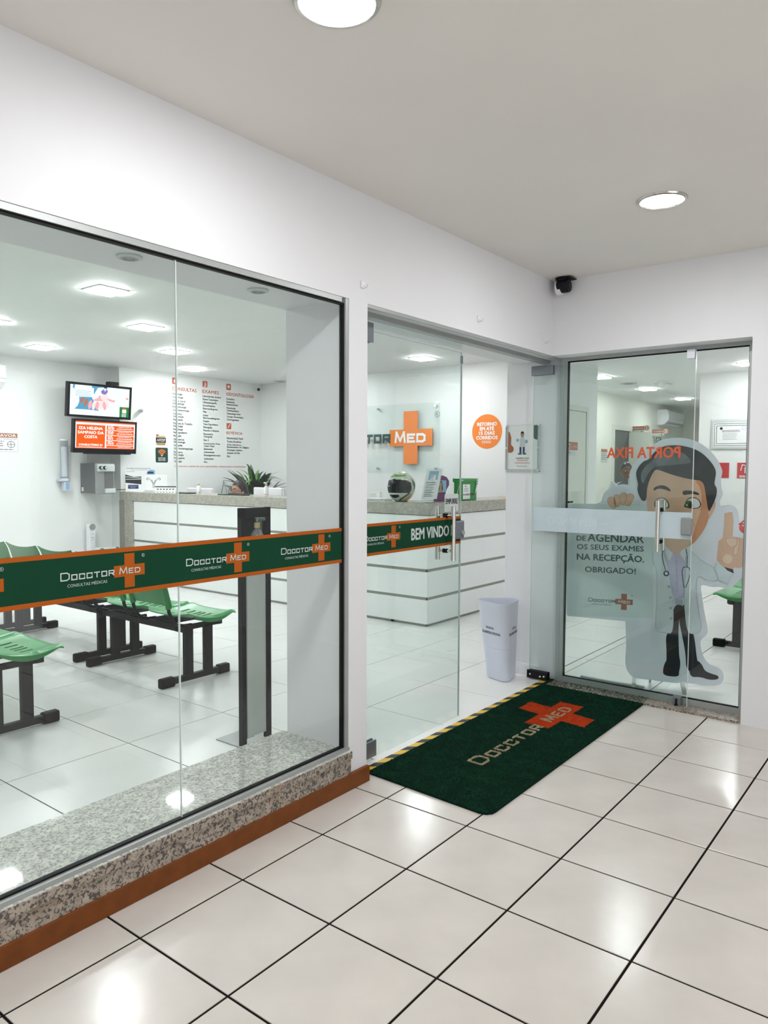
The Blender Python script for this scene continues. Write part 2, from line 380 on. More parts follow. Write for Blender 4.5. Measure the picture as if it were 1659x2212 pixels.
# the vestibule part is cut out of the reception slab
me = bpy.data.meshes.new('floor'); v, f, _ = B().box(-2.6, 15, .30, 6.75, -.06, -.0025).box(3.30, 15, -3.4, .30, -.06, -.0025).vf
me.from_pydata(v, [], f); me.materials.append(M['grout_in']); fi.data = me
XI = [round(.2762 + .610 * k, 4) for k in range(-5, 15)]; XI = [-2.6] + XI[1:] + [9.05]
YI = [round(1.4156 + .5932 * k, 4) for k in range(-8, 9)] + [6.73]
tiling(fi, XI, [y for y in YI if y < .30] + [.30], .005, M['tile_in'], lambda x, y: x > 3.36)
tiling(fi, XI, [.305] + [y for y in YI if y > .32], .005, M['tile_in'], lambda x, y: not (x > 4.6 and y > 2.2 and x < 6.5))
b = B()
for i in range(10):
    for j in range(4):
        v, f = tile_mesh(9.06 + .61 * i, 9.06 + .61 * (i + 1) - .004, .9 + .48 * j, .9 + .48 * (j + 1) - .004, 0, -.006, .0012); b.add(v, f)
o = mesh('corridor_tiles', b.vf, M['tile_in'], fi); o['kind'] = 'stuff'
# ---------------------------------------------------------------- setting: ceilings and walls
struct(bx('ceiling', -2.6, 3.4, -4.0, .56, 2.566, 2.62, M['ceil']))
struct(bx('ceiling', -2.7, 15.2, -3.5, 6.9, 2.66, 2.72, M['ceil_in']))
ZH = 2.107
wf = B().box(-2.7, 3.13, .185, .56, ZH, 2.60)          # lintel over window and door
wf.box(1.168, 1.29, .185, .56, 0.07, ZH)               # pier between window and door
wf.box(1.168, 1.29, .20, .56, 0, .07)
wf.box(-2.7, 1.168, -.0 + .206, .56, 0, .14)                  # low wall under the window
struct(mesh('wall_front', wf.vf, M['wall']))
wr = B().box(3.13, 3.42, -4.0, .56, ZH, 2.60)
wr.box(3.13, 3.42, -4.0, -.965, 0, ZH)
struct(mesh('wall_right', wr.vf, M['wall']))
struct(bx('wall_corner', 3.312, 3.365, .195, .60, 0, ZH, M['wall']))
struct(bx('wall_left', -2.75, -2.6, -4.0, .185, 0, 2.60, M['wall']))
struct(mesh('wall_back', B().box(-2.6, -1.2, -4.15, -4.0, 0, 2.6).box(2.0, 3.3, -4.15, -4.0, 0, 2.6).box(-1.2, 2.0, -4.15, -4.0, 2.2, 2.6).vf, M['wall']))
struct(bx('wall_reception_left', -2.75, -2.6, .56, 6.9, 0, 2.70, M['wall_in']))
struct(bx('wall_reception_far', -2.6, 6.7, 6.73, 6.9, 0, 2.70, M['wall_in']))
struct(bx('wall_text', 4.145, 6.6, 6.52, 6.728, 0, 2.68, M['wall_in']))
struct(bx('wall_logo', 6.53, 6.68, 1.84, 6.52, 0, 2.70, M['wall_in']))
struct(bx('wall_side', 6.53, 7.6, 1.69, 1.84, 0, 2.70, M['wall_in']))
struct(bx('wall_corridor', 7.6, 15.0, 2.8, 2.95, 0, 2.70, M['wall_corr']))
struct(bx('wall_return', 7.45, 7.6, 1.84, 2.95, 0, 2.70, M['wall_corr']))
struct(mesh('wall_certificate', B().box(9.05, 9.2, -3.4, .88, 0, 2.7).box(9.2, 15, .73, .88, 0, 2.7).vf, M['wall_in']))
struct(bx('wall_corridor_end', 15.0, 15.15, .7, 2.95, 0, 2.70, M['wall_corr']))
struct(bx('wall_reception_right', 3.3, 9.2, -3.55, -3.4, 0, 2.70, M['wall_in']))
# skirting
struct(bx('baseboard_front', -2.6, 1.292, .166, .185, 0, .071, M['wood'], c=.003))
struct(bx('baseboard_corner', 3.296, 3.312, .33, .60, 0, .075, M['white'], c=.003))
struct(bx('trim_1', -2.6, 1.168, .172, .205, .071, .142, M['granite_face']))           # granite apron
struct(bx('trim_2', -2.6, 1.168, .1665, .585, 0.142, .172, M['granite']))         # granite sill
struct(bx('trim_9', -2.6, 1.168, .163, .168, .140, .172, M['granite_face'], c=.0015))   # its polished nose
struct(bx('trim_3', 3.135, 3.30, -.965, .195, -.002, .012, M['granite_face']))          # threshold under the fixed window
struct(bx('trim_4', 1.29, 3.27, .225, .305, -.004, .002, M['tile_in']))
struct(bx('trim_5', 1.29, 3.31, .285, .335, 2.085, ZH, M['alu']))                       # door track
struct(bx('trim_6', 1.29, 3.31, .187, .20, 2.092, ZH, M['alu']))
struct(bx('trim_7', 3.262, 3.312, .165, .195, 0.0, ZH, M['alu'], c=.004))               # corner post
struct(bx('trim_8', 4.14, 4.145, 6.52, 6.73, 0, 2.66, M['wall_in']))
# ---------------------------------------------------------------- window_1 : the long shop window
def struct_empty(name, loc): return struct(thing(name, None, None, loc))
w1 = struct_empty('window_1', (-.7, .205, .172)); G = .205
mesh('window_frame', B().box(-2.6, 1.125, .188, .222, 2.086, ZH).vf, M['alu'], w1)
mesh('window_frame', B().box(-2.6, 1.168, .180, .222, .172, .187).vf, M['alu'], w1)
mesh('window_frame', B().box(1.148, 1.168, .188, .222, .187, ZH).vf, M['alu'], w1)
mesh('gasket', B().box(-2.6, 1.148, .196, .214, 2.078, 2.086).box(-2.6, 1.148, .196, .214, .187, .193).box(1.138, 1.148, .196, .214, .187, 2.082).vf, M['rubber'], w1)
mesh('pane', B().box(-2.6, .3045, G - .004, G + .004, .190, 2.08).vf, M['glass'], w1)
mesh('pane', B().box(.3075, 1.143, G - .004, G + .004, .190, 2.08).vf, M['glass'], w1)
mesh('pane_joint', B().box(.3048, .3072, G - .0042, G + .0042, .190, 2.08).vf, M['glass_edge'], w1)
# ---------------------------------------------------------------- window_2 : fixed window in the right wall, seen through the open leaf
w2 = struct_empty('window_2', (3.28, -.4, .012))
mesh('window_frame', B().box(3.262, 3.302, -.965, .165, 2.085, ZH).vf, M['alu'], w2)
mesh('window_frame', B().box(3.262, 3.302, -.965, .165, .012, .046).vf, M['alu'], w2)
mesh('window_frame', B().box(3.262, 3.302, .142, .165, .046, 2.085).vf, M['alu'], w2)
mesh('window_frame', B().box(3.262, 3.302, -.965, -.925, .046, 2.085).vf, M['alu'], w2)
mesh('gasket', B().box(3.272, 3.29, -.925, .142, 2.079, 2.085).box(3.272, 3.29, -.925, .142, .046, .051).box(3.272, 3.29, .136, .142, .05, 2.08).box(3.272, 3.29, -.925, -.921, .05, 2.08).vf, M['rubber'], w2)
mesh('pane', B().box(3.277, 3.285, -.921, .138, .05, 2.08).vf, M['glass'], w2)
# ---------------------------------------------------------------- door_1 / door_2 : glass leaves
YL = .31
d1 = struct_empty('door_1', (1.30, YL, .01))
mesh('pane', B().box(1.31, 2.258, YL - .005, YL + .005, .012, 2.03).vf, M['glass_green'], d1)
mesh('pane_edge', B().box(2.258, 2.2598, YL - .0055, YL + .0055, .012, 2.03).vf, M['glass_edge'], d1)
mesh('pane_edge', B().box(1.31, 2.258, YL - .0055, YL + .0055, 2.03, 2.032).vf, M['glass_edge'], d1)
mesh('pane', B().box(1.31, 2.258, YL - .005, YL + .005, 2.045, 2.084).vf, M['glass_green'], d1)
def patch(x0, x1, z0, z1, par, m, y=YL):
    p = mesh('patch_fitting', B().box(x0, x1, y - .017, y - .0055, z0, z1, .003).box(x0, x1, y + .0055, y + .017, z0, z1, .003).vf, m, par, False); return p
patch(1.295, 1.47, 1.975, 2.065, d1, M['alu_dark']); patch(1.295, 1.50, .02, .10, d1, M['alu_dark'])
mesh('corner_clip', B().box(2.238, 2.26, YL - .009, YL - .0055, 1.97, 2.01).vf, M['alu_dark'], d1)
def pull(par, cx, cy, cz, ax, off, L=.30, r=.013, name='pull_handle'):
    """pair of tubular pulls either side of the glass; ax = unit vector through the glass"""
    a = Vector(ax); c = Vector((cx, cy, cz)); h = None
    for sgn in (-1, 1):
        b = B(); q = c + a * off * sgn
        b.cyl(q + Vector((0, 0, -L / 2)), q + Vector((0, 0, L / 2)), r, n=20)
        hh = mesh(name, b.vf, M['steel'], par, True)
        for dz in (-.095, .095):
            s = B().cyl(c + a * .008 * sgn + Vector((0, 0, dz)), q + Vector((0, 0, dz)) - a * r * .6 * sgn, .0065, n=14)
            mesh('stand_off', s.vf, M['steel'], hh, True)
            s = B().cyl(c + a * .0055 * sgn + Vector((0, 0, dz)), c + a * .012 * sgn + Vector((0, 0, dz)), .0125, n=16)
            mesh('washer', s.vf, M['rubber'], hh, True)
pull(d1, 2.112, YL, 1.050, (0, 1, 0), .050, L=.29)
lk = mesh('lock_case', B().box(2.180, 2.270, YL - .024, YL + .024, 1.012, 1.112, .007).vf, M['alu_dark'], d1)
mesh('lock_cylinder', B().cyl((2.246, YL - .034, 1.045), (2.246, YL - .022, 1.045), .013, n=18).vf, M['alu'], lk)
XL = 3.232; y_h, y_f = .36, -.652
d2 = struct_empty('door_2', (XL, y_h, .01))
mesh('pane', B().box(XL - .005, XL + .005, y_f, y_h, .012, 2.062).vf, M['glass_green'], d2)
mesh('pane_edge', B().box(XL - .0055, XL + .0055, y_f - .0018, y_f, .012, 2.062).box(XL - .0055, XL + .0055, y_h, y_h + .0025, .012, 2.062).vf, M['glass_edge'], d2)
def patch2(y0, y1, z0, z1, m, nm='patch_fitting'):
    return mesh(nm, B().box(XL - .019, XL - .0055, y0, y1, z0, z1, .003).box(XL + .0055, XL + .019, y0, y1, z0, z1, .003).vf, m, d2)
patch2(.222, .372, 2.005, 2.066, M['alu_dark'])
ph = patch2(.222, .372, .008, .062, M['black_gloss'])
for yy, zz in ((.347, .036), (.275, .030), (.248, .034)):
    mesh('screw', B().cyl((XL - .022, yy, zz), (XL - .018, yy, zz), .0055, n=12).vf, M['white'], ph)
patch2(-.649, -.605, 2.03, 2.082, M['band_back'], 'corner_clip')
lk2 = mesh('lock_case', B().box(XL - .020, XL + .020, -.655, -.595, 1.016, 1.118, .007).vf, M['grey_plastic'], d2)
pull(d2, XL, -.475, 1.065, (1, 0, 0), .055)
lt = mesh('floor_bolt', B().box(XL - .018, XL + .018, -.620, -.575, .010, .065, .003).vf, M['alu_dark'], d2)
mesh('bolt_pin', B().cyl((XL - .023, -.598, 0.0), (XL - .023, -.598, .052), .006, n=12).vf, M['black'], lt)
mesh('bolt_thumb', B().cyl((XL - .030, -.598, .014), (XL - .020, -.598, .014), .010, n=14).vf, M['black'], lt)
# ---------------------------------------------------------------- vinyl bands with the clinic's name
def band(name, label, fr, u0, u1, v0, v1, crosses, group=None, org=None):
    t = thing(name, label, 'sticker', org, group)
    flat('vinyl', fr, rect(u0, v0, u1, v1), M['green'], t, .0005)
    flat('border', fr, rect(u0, v0, u1, v0 + .014), M['orange'], t, .001); flat('border', fr, rect(u0, v1 - .014, u1, v1), M['orange'], t, .001)
    return t
frw = Fr((0, G - .0045, 0), (1, 0, 0), (0, 0, 1))
t = band('window_band', 'dark green sticker band with orange borders across the long left shop window', frw, -2.6, 1.138, .994, 1.142, 0, org=(-.7, .2, .994))
for cx in (-1.679, -1.2315, -.784, -.3365, .111, .5585, 1.006): brand(frw, cx + .004, 1.0685, .110, t, M['silver_print'], M['orange'], M['silver_print'])
frd = Fr((0, YL - .0055, 0), (1, 0, 0), (0, 0, 1))
t = band('door_band', 'green welcome sticker band with orange borders on the closed left door leaf', frd, 1.315, 2.257, .985, 1.137, 0, org=(1.8, YL, .985))
brand(frd, 1.641, 1.065, .108, t, M['silver_print'], M['orange'], M['silver_print'])
text('lettering', frd, 'BEM VINDO', 1.790, 1.035, .345, .058, M['silver_print'], t, bold=.035)
# open right leaf: only the white backs of its stickers face the room
frb = Fr((XL - .0055, 0, 0), (0, -1, 0), (0, 0, 1)); frbo = Fr((XL + .0056, 0, 0), (0, 1, 0), (0, 0, 1))
t = thing('door_band', 'white back of the sticker band across the open right door leaf', 'sticker', (XL, -.15, .99))
flat('vinyl', frbo, rect(y_f, .992, y_h, 1.148), M['band_back'], t, .0002)
flat('vinyl', frbo, rect(y_f, .992, y_h, 1.148), M['green'], t, .0012)
frm = Fr((XL - .0052, 0, 0), (0, 1, 0), (0, 0, 1))
text('lettering', frbo, 'BEM VINDO', -.08, 1.038, .33, .055, M['band_ghost'], t, n=.0000, bold=.012)
t = thing('fixed_door_lettering', 'orange letters PORTA FIXA seen mirrored on the open right door leaf', 'sticker', (XL, -.35, 1.465))
text('lettering', frbo, 'PORTA FIXA', -.575, 1.466, .436, .064, M['red'], t, n=.001, bold=.038)
tg = thing('push_sign', 'small silver EMPURRE plate on the left door leaf above its handle', 'sign', (2.16, YL - .006, 1.19))
flat('plate', frd, rrect(2.092, 1.165, 2.228, 1.26, .008), M['silver_print'], tg, .0025, .002)
text('lettering', frd, 'EMPURRE', 2.100, 1.207, .118, .028, M['ink'], tg, n=.0035, bold=.03)
# ---------------------------------------------------------------- vestibule lamps, camera, hooks
def downlight(x, y, z, r, label):
    t = thing('downlight', label, 'lamp', (x, y, z), None)
    mesh('trim_ring', B().lathe([(r * .86, -.002), (r * .90, -.010), (r, -.008), (r * 1.04, -.001), (r * 1.04, 0), (r * .84, 0)], (x, y, z), 40).vf, M['steel'], t, True)
    mesh('diffuser', B().lathe([(0, -.016), (r * .45, -.0145), (r * .72, -.010), (r * .85, -.004)], (x, y, z), 40).vf, M['down'], t)
downlight(.213, -.590, 2.566, .108, 'large round downlight at the top edge of the picture, over the entrance')
downlight(2.105, -.800, 2.566, .102, 'round downlight in the vestibule ceiling before the right wall')
downlight(-1.7, -.7, 2.566, .108, 'unseen round downlight added behind the camera on the left');  # unseen lamp, added for the light in the vestibule
downlight(-.9, -3.1, 2.566, .108, 'unseen round downlight added behind the camera near the street')  # also added and unseen, placed so the glass does not mirror it into view
t = thing('security_camera', 'black security camera under the vestibule ceiling in the corner', 'camera', (3.085, .115, 2.566))
mesh('mount', B().cyl((3.085, .10, 2.566), (3.085, .10, 2.545), .045, n=24).vf, M['black'], t, True)
hd = mesh('housing', B().lathe([(.0, -.03), (.036, -.03), (.040, -.02), (.040, .035), (.034, .05), (0, .055)], (3.075, .085, 2.513), 24, 1).vf, M['black'], t, True)
mesh('white_ring', B().lathe([(.041, .012), (.0445, .014), (.0445, .045), (.041, .047)], (3.082, .09, 2.509), 24, 1).vf, M['white'], t, True)
mesh('sunshade', B().box(3.03, 3.125, .03, .13, 2.553, 2.558, .002).vf, M['black'], t)
mesh('lens', B().cyl((3.074, .052, 2.512), (3.074, .056, 2.512), .017, n=20).vf, M['black_gloss'], hd)
for hx, hz, lb in ((1.255, 2.18, 'clear plastic hook on the white pier left of the doorway'), (2.221, 2.19, 'clear plastic hook above the middle of the doorway'), (3.02, 2.185, 'clear plastic hook at the inner corner over the doorway')):
    t = thing('wall_hook', lb, 'hook', (hx, .183, hz))
    mesh('plate', B().box(hx - .012, hx + .012, .179, .1848, hz - .014, hz + .016, .002).vf, M['white'], t)
    mesh('hook', B().tube([(hx, .178, hz - .004), (hx + .002, .170, hz - .015), (hx + .004, .163, hz - .012), (hx + .004, .160, hz)], .0018, 6).vf, M['gel'], t, True)
# hazard tape
fz = Fr((0, 0, .002), (1, 0, 0), (0, 1, 0))
t = thing('hazard_tape', 'yellow and black striped floor tape along the doorway threshold', 'tape', (2.2, .245, .002))
flat('tape', fz, rect(1.36, .222, 3.235, .272), M['yellow'], t, .0006)
b = B(); x = 1.40
while x < 3.19:
    b.add([fz.p(x + .045, .2222, .0011), fz.p(x + .105, .2222, .0011), fz.p(x + .060, .2718, .0011), fz.p(x, .2718, .0011)], [(0, 1, 2, 3)]); x += .130
mesh('stripes', b.vf, M['hazard_black'], t)
# ---------------------------------------------------------------- door mat with coiled pile
mt = thing('door_mat', 'dark green coir door mat with an orange cross before the doorway', 'door mat', (2.28, -.1, 0))
MX0, MX1, MY0, MY1 = 1.315, 3.262, -.432, .222
outl = [(MX0, MY0 + .05), (MX0 + .008, MY0 + .02), (MX0 + .03, MY0 + .003), (MX0 + .05, MY0), (MX1, MY0), (MX1, MY1), (MX0 + .01, MY1)]
outl = [(MX0 + .03, MY1), (MX0, MY0 + .05), (MX0 + .008, MY0 + .02), (MX0 + .03, MY0 + .003), (MX0 + .05, MY0), (MX1, MY0), (MX1, MY1)]
M['mat_green'] = mat('mat_pile_green', (.004, .040, .019), .85, spec=.1, noise=.35, nscale=14)
M['mat_dark'] = mat('mat_pile_dark', (.002, .018, .010), .9, spec=.1, noise=.3, nscale=20)
M['mat_red'] = mat('mat_pile_red', (.45, .045, .008), .85, spec=.1, noise=.2, nscale=40)
M['mat_beige'] = mat('mat_pile_beige', (.40, .33, .21), .9, spec=.1, noise=.3, nscale=60)
fm = Fr((0, 0, .001), (1, 0, 0), (0, 1, 0))
flat('backing', fm, outl, M['mat_dark'], mt, .009, .009)
crx, cry = 2.617, -.108
def in_cross(x, y):
    return (abs(x - crx) < .232 and abs(y - cry) < .073) or (abs(x - (crx + .012 + (y - cry) * .18)) < .076 and abs(y - cry) < .213)
segs = []
for pl in word('DOCCTOR', 1.735, -.150, [.085] + [.058] * 6, [.075] + [.053] * 6, .036) + word('MED', 2.487, -.148, [.085, .058, .062], [.068, .058, .058], .034):
    segs += list(zip(pl[:-1], pl[1:]))
def near_seg(x, y):
    for (ax, ay), (bx_, by) in segs:
        if x < min(ax, bx_) - .012 or x > max(ax, bx_) + .012: continue
        dx, dy = bx_ - ax, by - ay; L = dx * dx + dy * dy; tt = max(0, min(1, ((x - ax) * dx + (y - ay) * dy) / L)) if L else 0
        if (x - ax - tt * dx) ** 2 + (y - ay - tt * dy) ** 2 < .0075 ** 2: return True
    return False
segs_w = []
for s_ in segs: segs_w += [s_] * max(1, int(math.hypot(s_[0][0] - s_[1][0], s_[0][1] - s_[1][1]) / .012))
vs, fs, mi = [], [], []
N_T = 60000
for i in range(N_T + 5200):
    x = random.uniform(MX0 + .004, MX1 - .002); y = random.uniform(MY0 + .004, MY1 - .002)
    if i >= N_T:
        (ax, ay), (bx_, by) = random.choice(segs_w); t_ = random.random(); x = ax + (bx_ - ax) * t_ + random.uniform(-.0032, .0032); y = ay + (by - ay) * t_ + random.uniform(-.0032, .0032)
    if x < MX0 + .05 and y < MY0 + .05 and (x - MX0 - .05) ** 2 + (y - MY0 - .05) ** 2 > .0022: continue
    if x < MX0 + .03 * (y - MY0) / (MY1 - MY0): continue
    a = random.uniform(0, 2 * pi); l = (random.uniform(.005, .0095) if i < N_T else random.uniform(.003, .0048)); h = random.uniform(.002, .0055) + (.002 if i >= N_T else 0); wv = .0011 if i < N_T else .0013
    ca, sa = cos(a), sin(a); z0 = .0095
    k = len(vs)
    vs += [(x - ca * l + sa * wv, y - sa * l - ca * wv, z0), (x - ca * l - sa * wv, y - sa * l + ca * wv, z0),
           (x - sa * wv, y + ca * wv, z0 + h), (x + sa * wv, y - ca * wv, z0 + h),
           (x + ca * l + sa * wv, y + sa * l - ca * wv, z0), (x + ca * l - sa * wv, y + sa * l + ca * wv, z0)]
    fs += [(k, k + 1, k + 2, k + 3), (k + 3, k + 2, k + 5, k + 4)]
    if i < N_T and near_seg(x, y): del vs[k:]; del fs[-2:]; continue
    c = 3 if i >= N_T else (2 if in_cross(x, y) else (1 if random.random() < .45 else 0)); mi += [c, c]
o = mesh('pile', (vs, fs, mi), [M['mat_green'], M['mat_dark'], M['mat_red'], M['mat_beige']], mt); o['kind'] = 'stuff'
cp = [(crx - .232, cry - .073), (crx - .076, cry - .073), (crx - .1, cry - .213), (crx + .05, cry - .213), (crx + .075, cry - .073), (crx + .232, cry - .073), (crx + .232, cry + .073), (crx + .1, cry + .073), (crx + .13, cry + .213), (crx - .026, cry + .213), (crx - .05, cry + .073), (crx - .232, cry + .073)]
flat('cross', fm, cp, M['mat_red'], mt, .0098)
# ---------------------------------------------------------------- umbrella bin
def trr(q): return 1 - .37 * max(0.0, cos(1.5 * q)) ** 1.5 * (1 - .12 * (1 - abs(q) * 3 / pi))
def tri_ring(c, R, z, rot, rnd=.3, n=48):
    out = []
    for i in range(n):
        a = 2 * pi * i / n; q = (a - rot) % (2 * pi / 3) - pi / 3
        r = R * trr(q)
        out.append((c[0] + r * cos(a), c[1] + r * sin(a), z))
    return out
ub = thing('umbrella_bin', 'white three-cornered umbrella bin marked PORTA GUARDA-CHUVA beside the corner', 'bin', (3.10, .50, 0))
rot = radians(-19)
def bin_shell(levels):
    vs = []; fs = []; n = 48
    for c, R, z in levels: vs += tri_ring(c, R, z, rot)
    for j in range(len(levels) - 1):
        for i in range(n): fs.append((j * n + i, j * n + (i + 1) % n, (j + 1) * n + (i + 1) % n, (j + 1) * n + i))
    return vs, fs
cb, ct = (3.118, .503), (3.085, .510)
def lv(t, dr=0, dz=0): return ((cb[0] + (ct[0] - cb[0]) * t, cb[1] + (ct[1] - cb[1]) * t), .105 + .045 * t + dr, .53 * t + dz)
L = [((cb[0], cb[1]), .0, .004), lv(0, -.006, .002), lv(0.02), lv(.025, .0006), lv(.41), lv(.412, -.003), lv(.418, -.003), lv(.42), lv(.97), lv(.985, .004), lv(1.0, .003), lv(.998, -.004), lv(.96, -.008), lv(.05, -.01), ((cb[0], cb[1]), .0, .03)]
mesh('shell', bin_shell(L), M['bin'], ub, True)
def face_frame(a0, a1, tmid, out):
    A_ = Vector(tri_ring(lv(tmid)[0], lv(tmid)[1], lv(tmid)[2], rot)[a0]); B_ = Vector(tri_ring(lv(tmid)[0], lv(tmid)[1], lv(tmid)[2], rot)[a1])
    c_ = (A_ + B_) / 2; U = (B_ - A_).normalized(); up = Vector((0, 0, 1))
    return Fr(c_, U, up), (B_ - A_).length
cc = Vector((3.10, .505, 0))
def bin_text(ang):
    """letters bent round the shell"""
    for body, z, wd, ht in (('PORTA', .345, .062, .016), ('GUARDA-CHUVA', .312, .135, .018)):
        fr0 = Fr((0, 0, 0), (1, 0, 0), (0, 1, 0)); o = text('lettering', fr0, body, -wd / 2, 0, wd, ht, M['ink'], ub, n=0, bold=.02)
        for v in o.data.vertices:
            u, h = v.co.x + ub.location.x, v.co.y + ub.location.y; zz = z + h; t_ = zz / .53; (cx_, cy_), R, _ = lv(t_)
            a = ang + u / .084; q = (a - rot) % (2 * pi / 3) - pi / 3; r = R * trr(q) + .0012
            v.co = (cx_ + r * cos(a) - ub.location.x, cy_ + r * sin(a) - ub.location.y, zz)
bin_text(radians(161)); bin_text(radians(281))
# ---------------------------------------------------------------- acrylic poster holder on the corner wall
fp = Fr((3.311, 0, 0), (0, -1, 0), (0, 0, 1))
ps = thing('wall_poster', 'dental poster with a small dentist in an acrylic holder on the corner wall', 'poster', (3.305, .47, 1.38))
flat('sheet', fp, rect(-.585, 1.395, -.365, 1.690), M['white_print'], ps, .004, .002)
flat('shape_orange', fp, [(-.584, 1.655), (-.572, 1.645), (-.560, 1.61), (-.562, 1.575), (-.560, 1.56), (-.545, 1.548), (-.540, 1.53), (-.548, 1.513), (-.565, 1.507), (-.584, 1.512)], M['sign_brown'], ps, .005)
flat('shape_green', fp, [(-.366, 1.69), (-.398, 1.69), (-.402, 1.64), (-.39, 1.60), (-.366, 1.592)], M['dark_green'], ps, .005)
for nm, pts, m in (('coat', [(-.497, 1.545), (-.457, 1.545), (-.46, 1.60), (-.468, 1.612), (-.486, 1.612), (-.494, 1.60)], 'silver_print'), ('trouser', rect(-.497, 1.505, -.482, 1.546), 'blue'), ('trouser', rect(-.473, 1.505, -.458, 1.546), 'blue'),
                   ('shoe', rect(-.508, 1.495, -.480, 1.505), 'grey_ink'), ('shoe', rect(-.473, 1.495, -.447, 1.505), 'grey_ink'), ('head', circ(-.477, 1.628, .013, 14, .018), 'skin'), ('hair', [(-.490, 1.636), (-.464, 1.636), (-.468, 1.65), (-.486, 1.65)], 'ink'),
                   ('glove', circ(-.512, 1.592, .011, 12), 'blue_light'), ('glove', circ(-.447, 1.582, .012, 12), 'blue_light')): flat(nm, fp, pts, M[m], ps, .0055)
for s_, v_, wd in (('AGENDE A SUA', 1.465, .10), ('AVALIAÇÃO', 1.450, .08), ('ODONTOLÓGICA', 1.435, .115)): text('lettering', fp, s_, -.475, v_, wd, .0105, M['ink'] if v_ > 1.46 else M['deep_orange'], ps, n=.0055, align='C', bold=.01)
stroke('wavy_line', fp, [[(-.515 + .004 * i, 1.416 + .004 * sin(i * .9)) for i in range(20)]], .0018, M['grey_ink'], ps, .0055)
mesh('acrylic_holder', B().box(3.296, 3.300, .348, .598, 1.385, 1.695).vf, M['acrylic'], ps)
mesh('holder_rim', B().box(3.296, 3.311, .596, .600, 1.383, 1.697).box(3.296, 3.311, .346, .350, 1.383, 1.697).box(3.296, 3.311, .346, .600, 1.381, 1.386).vf, M['silver_print'], ps)
for yy, zz in ((.592, 1.69), (.354, 1.69), (.592, 1.388), (.354, 1.388), (.354, 1.54), (.592, 1.54)): mesh('stud', B().cyl((3.292, yy, zz), (3.297, yy, zz), .006, n=10).vf, M['white'], ps)
# ---------------------------------------------------------------- ceiling lights of the reception
def panel(x, y, label, s=.105, lit=True, z=2.66):
    t = thing('ceiling_panel', label, 'lamp', (x, y, z), 'square ceiling panels of the reception')
    mesh('frame', B().box(x - s - .012, x + s + .012, y - s - .012, y - s, z - .008, z).box(x - s - .012, x + s + .012, y + s, y + s + .012, z - .008, z).box(x - s - .012, x - s, y - s, y + s, z - .008, z).box(x + s, x + s + .012, y - s, y + s, z - .008, z).vf, M['white'], t)
    mesh('diffuser', B().box(x - s + .004, x + s - .004, y - s + .004, y + s - .004, z - .019, z - .004).vf, M['lamp'] if lit else M['white_print'], t)  # hangs below the frame so its sides brighten the ceiling around
PL = [(1.78, 2.99, 'nearest square ceiling panel seen through the long window'), (2.77, 3.95, 'second square ceiling panel from the long window towards the far wall'), (3.79, 4.91, 'third square ceiling panel towards the far wall, cut by the glass joint'),
      (4.81, 5.91, 'farthest square ceiling panel, over the service list wall'), (2.77, 5.79, 'square ceiling panel in front of the far wall above the silence sign'), (1.80, 4.79, 'square ceiling panel cut by the left picture edge'), (5.77, 3.02, 'square ceiling panel seen through the left door leaf'),
      (8.61, 2.05, 'first square panel of the corridor ceiling'), (10.48, 2.04, 'second square panel of the corridor ceiling'), (12.41, 2.06, 'third square panel of the corridor ceiling'), (8.40, .16, 'square ceiling panel cut by the right window frame'),
      (.75, 4.0, 'square ceiling panel left of the picture over the rear benches'), (5.0, .3, 'square ceiling panel hidden behind the corner wall'), (5.6, -1.7, 'square ceiling panel over the bench right of the doorway'), (7.9, -1.9, 'square ceiling panel near the certificate wall'), (-.6, 2.2, 'square ceiling panel left of the picture near the long window'), (5.77, 4.9, 'square ceiling panel over the reception desk'), (.0, 5.8, 'square ceiling panel in the far left part of the reception')]
for x, y, l in PL: panel(x, y, l)
panel(9.9, 1.62, 'unlit square panel in the corridor ceiling', lit=False, s=.09)
def speaker(x, y, z, r, label, nm='ceiling_spotlight', cat='spotlight', group=None):
    t = thing(nm, label, cat, (x, y, z), group)
    mesh('ring', B().lathe([(r * .62, -.004), (r * .7, -.010), (r, -.006), (r, 0), (r * .6, 0)], (x, y, z), 32).vf, M['silver_print'], t, True)
    mesh('inner_ring', B().lathe([(r * .40, -.001), (r * .48, -.012), (r * .6, -.008), (r * .6, 0)], (x, y, z), 28).vf, M['alu'], t, True)
    mesh('recess', B().lathe([(0, -.0005), (r * .42, -.0015)], (x, y, z), 24).vf, M['shade_dark'], t)  # flat dark disc paints the shade inside the fitting
speaker(.247, .375, ZH, .043, 'unlit round spotlight in the window head left of the glass joint'); speaker(.833, .379, ZH, .043, 'unlit round spotlight in the window head right of the glass joint'); 
speaker(6.37, 5.95, 2.66, .09, 'grey round vent in the reception ceiling near the far right corner', 'ceiling_vent', 'vent'); speaker(9.574, 2.016, 2.66, .12, 'dark round vent in the corridor ceiling', 'ceiling_vent', 'vent')
